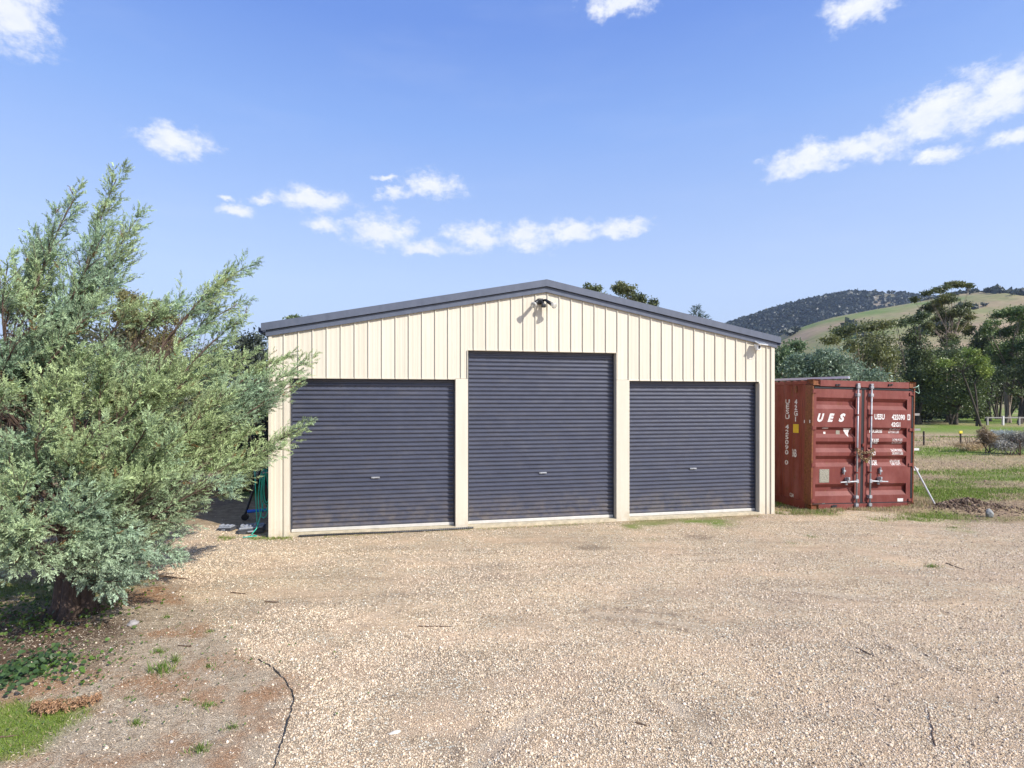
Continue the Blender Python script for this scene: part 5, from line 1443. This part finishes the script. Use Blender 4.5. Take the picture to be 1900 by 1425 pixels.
# tufts standing singly in the yard
def tuft(px, py, r, h, n, label, green=.9, name='grass_tuft', grp='tufts dotted over the yard'):
    g0 = G(px, py); rr = np.abs(g.normal(size=n))*r*.5; a = g.uniform(0, 6.28, n)
    x = rr*np.cos(a); y = rr*np.sin(a)*.8; isg = (g.random(n) < green)[:, None]
    cc = np.where(isg, np.array([.16, .24, .05]), np.array([.50, .40, .24]))*g.uniform(.6, 1.4, (n, 1))
    o = blades(name, None, x, y, g.uniform(.4, 1, n)*h, np.full(n, .0026), cc, g, lean=1.0, z=np.zeros(n), kind=None)
    o.location = (g0.x, g0.y, float(ground_z(g0.x, g0.y)) - .002)
    return tag(o, label, 'grass tuft', grp)
for a in ((1729, 1052, .12, .07, 110, 'lone grass tuft on the gravel beside a stick at right'),
          (300, 1250, .14, .14, 160, 'largest grass tuft on the litter, below the juniper'),
          (325, 1232, .05, .12, 40, 'yellow green blades beside the largest tuft'),
          (296, 1215, .09, .06, 90, 'pale small tuft above the largest tuft'),
          (387, 1240, .07, .05, 60, 'low tuft right of the largest tuft, near the black edging'),
          (372, 1392, .10, .07, 100, 'tuft at the bottom of the picture left of the edging'),
          (430, 1348, .09, .05, 80, 'flat tuft close to the middle of the black edging'),
          (385, 1310, .10, .05, 90, 'spreading weed tuft in the litter centre'),
          (345, 1300, .07, .04, 60, 'small weed tuft left of the spreading one'),
          (252, 1345, .08, .05, 80, 'weed tuft on the dry patch right of the lawn'),
          (240, 1297, .05, .04, 40, 'tiny green weed above the fallen brown frond'),
          (310, 1148, .06, .05, 60, 'tuft at the end of the juniper shadow'),
          (390, 1178, .05, .05, 50, 'tuft on the line between gravel and needles'),
          (183, 1170, .015, .10, 14, 'single upright blades in front of the trunk'),
          (1215, 1003, .14, .03, 60, 'flat weed patch before the right roller door'),
          (1508, 998, .22, .04, 120, 'weeds on the gravel before the container'),
          (1470, 1010, .25, .03, 80, 'thin weeds between shed corner and open gravel'),
          (1770, 978, .30, .04, 160, 'low green strip of weed in front of the dirt heap'),
          (1020, 1058, .06, .02, 40, 'dark sprig on the gravel before the middle door')):
    tuft(*a)
n = 5200; xx_ = g.uniform(-4.5, 9.5, n); yy_ = g.uniform(3, 10.4, n); cl_ = fbm(xx_, yy_, 2.6, 3, 81); k = (cl_ > .66) & (g.random(n) < sstep(3, 10, yy_)); xx_, yy_ = xx_[k], yy_[k]; n = len(xx_)
blades('seedling_weeds', 'sparse seedling weeds coming up through the gravel', xx_, yy_, g.uniform(.008, .025, n), np.full(n, .0025), np.array([.20, .24, .09])*g.uniform(.6, 1.3, (n, 1)), g, lean=1.2, cat='weeds')

# bright lawn patch and shaded grass
n = 26000; x = g.uniform(-5.2, -2.2, n); y = g.uniform(2.9, 4.4, n); lw = masks(x, y)[4]; k = g.random(n) < lw; x, y = x[k], y[k]; n = len(x)
blades('lawn_grass', 'bright green grass at the lower left corner', x, y, g.uniform(.015, .045, n), np.full(n, .0022), np.where((g.random(n) < .85)[:, None], np.array([.17, .25, .03]), np.array([.42, .34, .18]))*g.uniform(.6, 1.35, (n, 1)), g, lean=1.1)
n = 16000; x = g.uniform(-10, -3.6, n); y = g.uniform(5.6, 8.0, n); lw = masks(x, y)[4]; k = g.random(n) < lw; x, y = x[k], y[k]; n = len(x)
blades('shade_grass', 'grass growing in the shade behind the juniper trunk', x, y, g.uniform(.02, .07, n), np.full(n, .003), np.array([.13, .19, .03])*g.uniform(.6, 1.35, (n, 1)), g, lean=1.0)
# straw, needles and stalks over the litter patch: lying slivers
def slivers(name, label, n, box, cols, lmin, lmax, w, prob, g, cat='litter'):
    x = g.uniform(box[0], box[1], n); y = g.uniform(box[2], box[3], n); k = g.random(n) < prob(x, y); x, y = x[k], y[k]; n = len(x)
    a = g.uniform(0, 6.28, n); L_ = g.uniform(lmin, lmax, n); tl = g.uniform(-.25, .45, n)
    d = np.stack([np.cos(a), np.sin(a), tl], 1)*L_[:, None]; s = np.stack([-np.sin(a), np.cos(a), g.uniform(-.6, .6, n)], 1)*w
    p = np.stack([x, y, ground_z(x, y) + g.uniform(.001, .012, n)], 1)
    V = np.stack([p, p + d*.5 + s, p + d, p + d*.5 - s], 1).reshape(-1, 3); o = np.arange(n)*4
    T = np.stack([o, o+1, o+2, o, o+2, o+3], 1).reshape(-1, 3)
    ci = g.integers(0, len(cols), n); cc = np.array(cols)[ci]*g.uniform(.65, 1.3, (n, 1))
    return tag(np_mesh(name, V, T, LITTER, cols=np.repeat(cc, 4, 0)), label, cat, kind='stuff')
litp = lambda x, y: masks(x, y)[0]*(1 - masks(x, y)[4])
orange = lambda x, y: sstep(.44, .6, fbm(x, y, 1.5, 4, 55))
slivers('dry_straw', 'pale straw and dead stalks lying on the bare patch', 90000, (-7.5, -1.3, 2.8, 8.5), [(.58, .48, .34), (.44, .34, .24), (.26, .2, .13), (.68, .60, .46)], .015, .05, .0014, lambda x, y: litp(x, y)*(1-.6*orange(x, y)), g)
slivers('fallen_needles', 'orange brown fallen juniper needles under the branches', 110000, (-7.5, -1.3, 3.4, 8.5), [(.46, .25, .13), (.36, .18, .09), (.54, .33, .19), (.2, .12, .07)], .010, .035, .0016, lambda x, y: np.clip(litp(x, y) + .35*sstep(1.3, .2, x-edge_left(y))*(y > 4.8), 0, 1)*orange(x, y)*sstep(4.0, 5.2, y), g)
slivers('needle_scatter', 'thin scatter of needles and chaff over the gravel', 16000, (-4.5, 9.5, 3.0, 10.2), [(.20, .13, .08), (.30, .2, .12), (.1, .08, .05)], .01, .03, .0015, lambda x, y: (1-masks(x, y)[0])*.5*fbm(x, y, 1.2, 3, 60), g)
slivers('yard_debris', 'bits of bark and twig strewn over the gravel', 900, (-4.5, 9.5, 3.0, 10.2), [(.10, .07, .05), (.16, .11, .08), (.07, .05, .04)], .03, .09, .003, lambda x, y: (1-masks(x, y)[0])*sstep(.4, .6, fbm(x, y, 1.7, 3, 66)), g)
slivers('field_straw', 'dead stalks and clods between container and paddock', 40000, (4.6, 13, 9.6, 16), [(.40, .30, .19), (.28, .2, .13), (.14, .10, .07)], .02, .07, .0028, lambda x, y: masks(x, y)[1]*.8, g)

# clods and pebbles on the dirt heap, little stones on the litter
def clods(name, label, x, y, s, cols, cat='clods'):
    n = len(x); bm = bmesh.new(); bmesh.ops.create_icosphere(bm, subdivisions=1, radius=1.0)
    bv = np.array([v.co[:] for v in bm.verts]); bt = np.array([[v.index for v in f.verts] for f in bm.faces]); bm.free(); nv = len(bv)
    V = bv[None]*(1 + g.uniform(-.3, .3, (n, nv, 1)))*s[:, None, None]*g.uniform(.6, 1.3, (n, 1, 3)) + np.stack([x, y, ground_z(x, y) + s*.3], 1)[:, None, :]
    T = bt[None] + (np.arange(n)*nv)[:, None, None]
    c = np.array(cols)[g.integers(0, len(cols), n)]*g.uniform(.7, 1.3, (n, 1))
    return tag(np_mesh(name, V.reshape(-1, 3), T.reshape(-1, 3), LITTER, cols=np.repeat(c, nv, 0)), label, cat, kind='stuff')
n = 1900; x = g.normal(9.05, .36, n); y = g.normal(11.35, .24, n)
x2 = g.normal(10.2, .7, 220); y2 = g.normal(11.05, .25, 220); x3 = g.uniform(7, 13, 600); y3 = g.uniform(10.6, 15.5, 600)
x, y = np.concatenate([x, x2, x3]), np.concatenate([y, y2, y3])
clods('dirt_clods', 'dark crumbly dirt heap spilling right of the container', x, y, np.clip(g.lognormal(math.log(.010), .5, len(x)), 0, .035), [(.11, .075, .05), (.18, .125, .09), (.28, .21, .15)], 'dirt')
n = 1300; x = g.uniform(-6, -1.3, n); y = g.uniform(3, 8, n); k = g.random(n) < litp(x, y)*.8; x, y = x[k], y[k]
clods('litter_pebbles', 'pale pebbles dotted among the litter', x, y, g.lognormal(math.log(.006), .35, len(x)), [(.45, .40, .34), (.3, .25, .2), (.6, .55, .5)], 'pebbles')

# ivy-like ground cover of broad leaves
def broadleaf(name, label, px, py, n, sx_, sy_, hmax, size, ca, cb, seed):
    gg = np.random.default_rng(seed); g0 = G(px, py)
    x = g0.x + gg.normal(size=n)*sx_; y = g0.y + gg.normal(size=n)*sy_; z = ground_z(x, y) + gg.uniform(.01, hmax, n)
    nrm = unit(np.stack([gg.normal(size=n)*.5 + .1, gg.normal(size=n)*.5 - .3, np.ones(n)], 1)); d = unit(np.cross(nrm, unit(gg.normal(size=(n, 3))))); s = np.cross(nrm, d)
    L_ = (size*gg.uniform(.6, 1.25, n))[:, None]; p = np.stack([x, y, z], 1)
    V = np.stack([p, p + d*L_*.25 + s*L_*.38, p + d*L_*.65 + s*L_*.36 + nrm*L_*.08, p + d*L_ - nrm*L_*.05, p + d*L_*.65 - s*L_*.36 + nrm*L_*.08, p + d*L_*.25 - s*L_*.38], 1).reshape(-1, 3)
    o = np.arange(n)*6; T = np.concatenate([np.stack([o, o+1, o+2], 1), np.stack([o, o+2, o+3], 1), np.stack([o, o+3, o+4], 1), np.stack([o, o+4, o+5], 1)])
    w = gg.random((n, 1)); cc = (np.array(ca)*(1-w)+np.array(cb)*w)*gg.uniform(.7, 1.2, (n, 1))
    return tag(np_mesh(name, V, T, LEAF_G, cols=np.repeat(cc, 6, 0)), label, 'ground cover', kind='stuff')
broadleaf('ivy_patch', 'broad leaved ivy at the left edge of the litter', 35, 1258, 460, .19, .19, .11, .042, (.035, .075, .025), (.09, .16, .05), 1)
broadleaf('ivy_sprigs', 'bright ivy sprigs trailing onto the litter', 115, 1240, 150, .22, .16, .04, .035, (.10, .20, .03), (.16, .26, .05), 2)
broadleaf('shade_weeds', 'shaded leafy weeds behind the juniper trunk', 40, 1150, 1100, .5, .42, .10, .035, (.06, .11, .025), (.14, .21, .03), 3)
broadleaf('litter_weeds', 'tiny leafy weeds sprinkled over the litter', 210, 1250, 420, .75, .6, .02, .018, (.09, .15, .04), (.16, .22, .06), 4)

# fallen brown frond
fg = np.random.default_rng(9); f0 = G(60, 1318); f1 = G(190, 1300)
ps = []; ds = []
for i in range(170):
    t = fg.random(); q = np.array(f0*(1-t) + f1*t) + np.array([0, -.10*math.sin(t*3)*fg.random()*1.2, .03 + fg.random()*.04]); ps.append(q); ds.append(np.array([.5, -.6+fg.normal()*.4, -.1+fg.normal()*.25]))
V, T, Cc = stamp(protos[:4], np.array(ps), np.array(ds), fg.uniform(.05, .095, 170), np.array([.50, .31, .18])*fg.uniform(.6, 1.25, (170, 1)), fg)
tag(np_mesh('fallen_frond', V, T, LITTER, cols=Cc), 'orange brown dead frond lying above the bright green grass', 'dead frond')
# dead brown interior twigs low at the left of the juniper
ps = fg.normal(size=(900, 3))*np.array([.28, .3, .36]) + np.array(P(-25, 905, 6.6)); 
V, T, Cc = stamp(protos, ps, fg.normal(size=(900, 3)) + np.array([0, 0, -.8]), fg.uniform(.09, .16, 900), np.array([.30, .15, .055])*fg.uniform(.5, 1.3, (900, 1)), fg)
V = V - np.array(base); df = np_mesh('dead_foliage', V, T, LEAF_J, jun, cols=Cc); df['label'] = 'dead brown inner foliage low on the left'

# black edging strip between litter and gravel
ep = [(478, 1226), (497, 1236), (512, 1248), (528, 1262), (540, 1280), (543, 1296), (538, 1316), (532, 1336), (524, 1362), (515, 1392), (505, 1425), (498, 1470), (500, 1520)]
E = [G(*p) for p in ep]; mb = MB(); q = []
for i in range(len(E)-1):
    for k in range(4):
        t = k/4; p = E[i]*(1-t)+E[i+1]*t; q.append(p)
q.append(E[-1]); V = []
for i, p in enumerate(q):
    t = (q[min(i+1, len(q)-1)]-q[max(i-1, 0)]).normalized(); nn = Vector((-t.y, t.x, 0)); z = float(ground_z(p.x, p.y)); hh = .006 + .010*random.random(); wob = random.uniform(-.006, .006)
    V += [p+nn*(wob)+Vector((0, 0, z-.03)), p+nn*(wob+.006)+Vector((0, 0, z+hh)), p+nn*(wob+.011)+Vector((0, 0, z+hh)), p+nn*(wob+.012)+Vector((0, 0, z-.03))]
mb.add(V, [(4*i+k, 4*i+4+k, 4*i+4+(k+1) % 4, 4*i+(k+1) % 4) for i in range(len(q)-1) for k in range(4)] + [(0, 1, 2, 3), (len(V)-1, len(V)-2, len(V)-3, len(V)-4)])
tag(mb.build('edging_strip', simple('black_edging', (.03, .032, .035), .5)), 'black plastic edging strip curving between the gravel and the litter', 'edging')

# sticks
STICK = simple('stick_bark', (.13, .085, .055), .9, var=.4, scale=20)
def stick(pa, pb, r, label):
    a, b = G(*pa), G(*pb); n = 8; pts = []
    for i in range(n+1):
        t = i/n; p = a*(1-t)+b*t; s = (b-a).length
        pts.append(p + Vector((random.uniform(-1, 1)*s*.015, random.uniform(-1, 1)*s*.015, float(ground_z(p.x, p.y)) + r*1.0)))
    mb = MB(); mb.tube(pts, [r*(1-.5*i/n) for i in range(n+1)], 6); tag(mb.build('stick', STICK), label, 'stick', 'sticks lying on the ground')
stick((282, 1068), (345, 1074), .010, 'long dark stick on the gravel right of the juniper')
stick((1756, 1047), (1788, 1057), .008, 'stick on the gravel beside the lone tuft')
stick((492, 1116), (518, 1118), .008, 'short stick on the gravel left of centre')
stick((428, 1099), (455, 1101), .007, 'short thin stick near the juniper, upper one')
stick((775, 1160), (840, 1161), .006, 'thin stick on the gravel below the left roller door')
stick((355, 1205), (330, 1203), .007, 'stick on the needles beside the pale tuft')
stick((0, 1370), (35, 1366), .006, 'pale stalk on the bright green grass')
stick((1735, 1385), (1722, 1310), .005, 'long dark twig at the lower right')
stick((1590, 1205), (1625, 1222), .006, 'dark twig in the right foreground gravel')
stick((1180, 1340), (1200, 1346), .007, 'small twig in the centre foreground')
# rock right of the heap, stone and litter near the trunk
def rock(px, py, s, col, label, sq=(1, 1, 1), rot=0):
    bm = bmesh.new(); bmesh.ops.create_icosphere(bm, subdivisions=2, radius=s); rr = random.Random(px)
    for v in bm.verts: v.co *= 1 + rr.uniform(-.16, .16); v.co = Vector((v.co.x*sq[0], v.co.y*sq[1], v.co.z*sq[2]))
    me = bpy.data.meshes.new('rock'); bm.to_mesh(me); bm.free(); me.materials.append(simple('rock_face', col, .9, var=.3, scale=15, bump=.4))
    o = mesh_obj('rock', me); p = G(px, py); o.location = (p.x, p.y, float(ground_z(p.x, p.y)) + s*sq[2]*.5); o.rotation_euler = (0, rot, .5)
    tag(o, label, 'rock')
rock(1836, 960, .10, (.26, .27, .26), 'pale grey upright rock right of the dirt heap', (.7, .6, 1.1), R(-28))
rock(247, 1163, .045, (.28, .26, .25), 'grey stone on the needles at the end of the shadow', (1.2, .9, .7))
rock(150, 1145, .04, (.3, .3, .32), 'stone at the foot of the juniper trunk', (1, .8, .6))
rock(733, 1357, .022, (.6, .58, .52), 'small white stone in the foreground gravel', (1.7, .6, .5))

# ================================================================ AIR
hz = MB(); hz.box((-2700, -2700, -4), (2700, 2700, 230))
m = N('air_haze'); m.t.nodes.remove(m.b)
vp = m.n('ShaderNodeVolumePrincipled'); vp.inputs['Color'].default_value = (.62, .76, 1, 1); vp.inputs['Density'].default_value = .00016; vp.inputs['Anisotropy'].default_value = .2
m.l(vp.outputs[0], m.out.inputs['Volume'])
tag(hz.build('haze', m.mat), 'thin bluish haze in the air', 'haze', kind='stuff')
sc.cycles.volume_bounces = 0
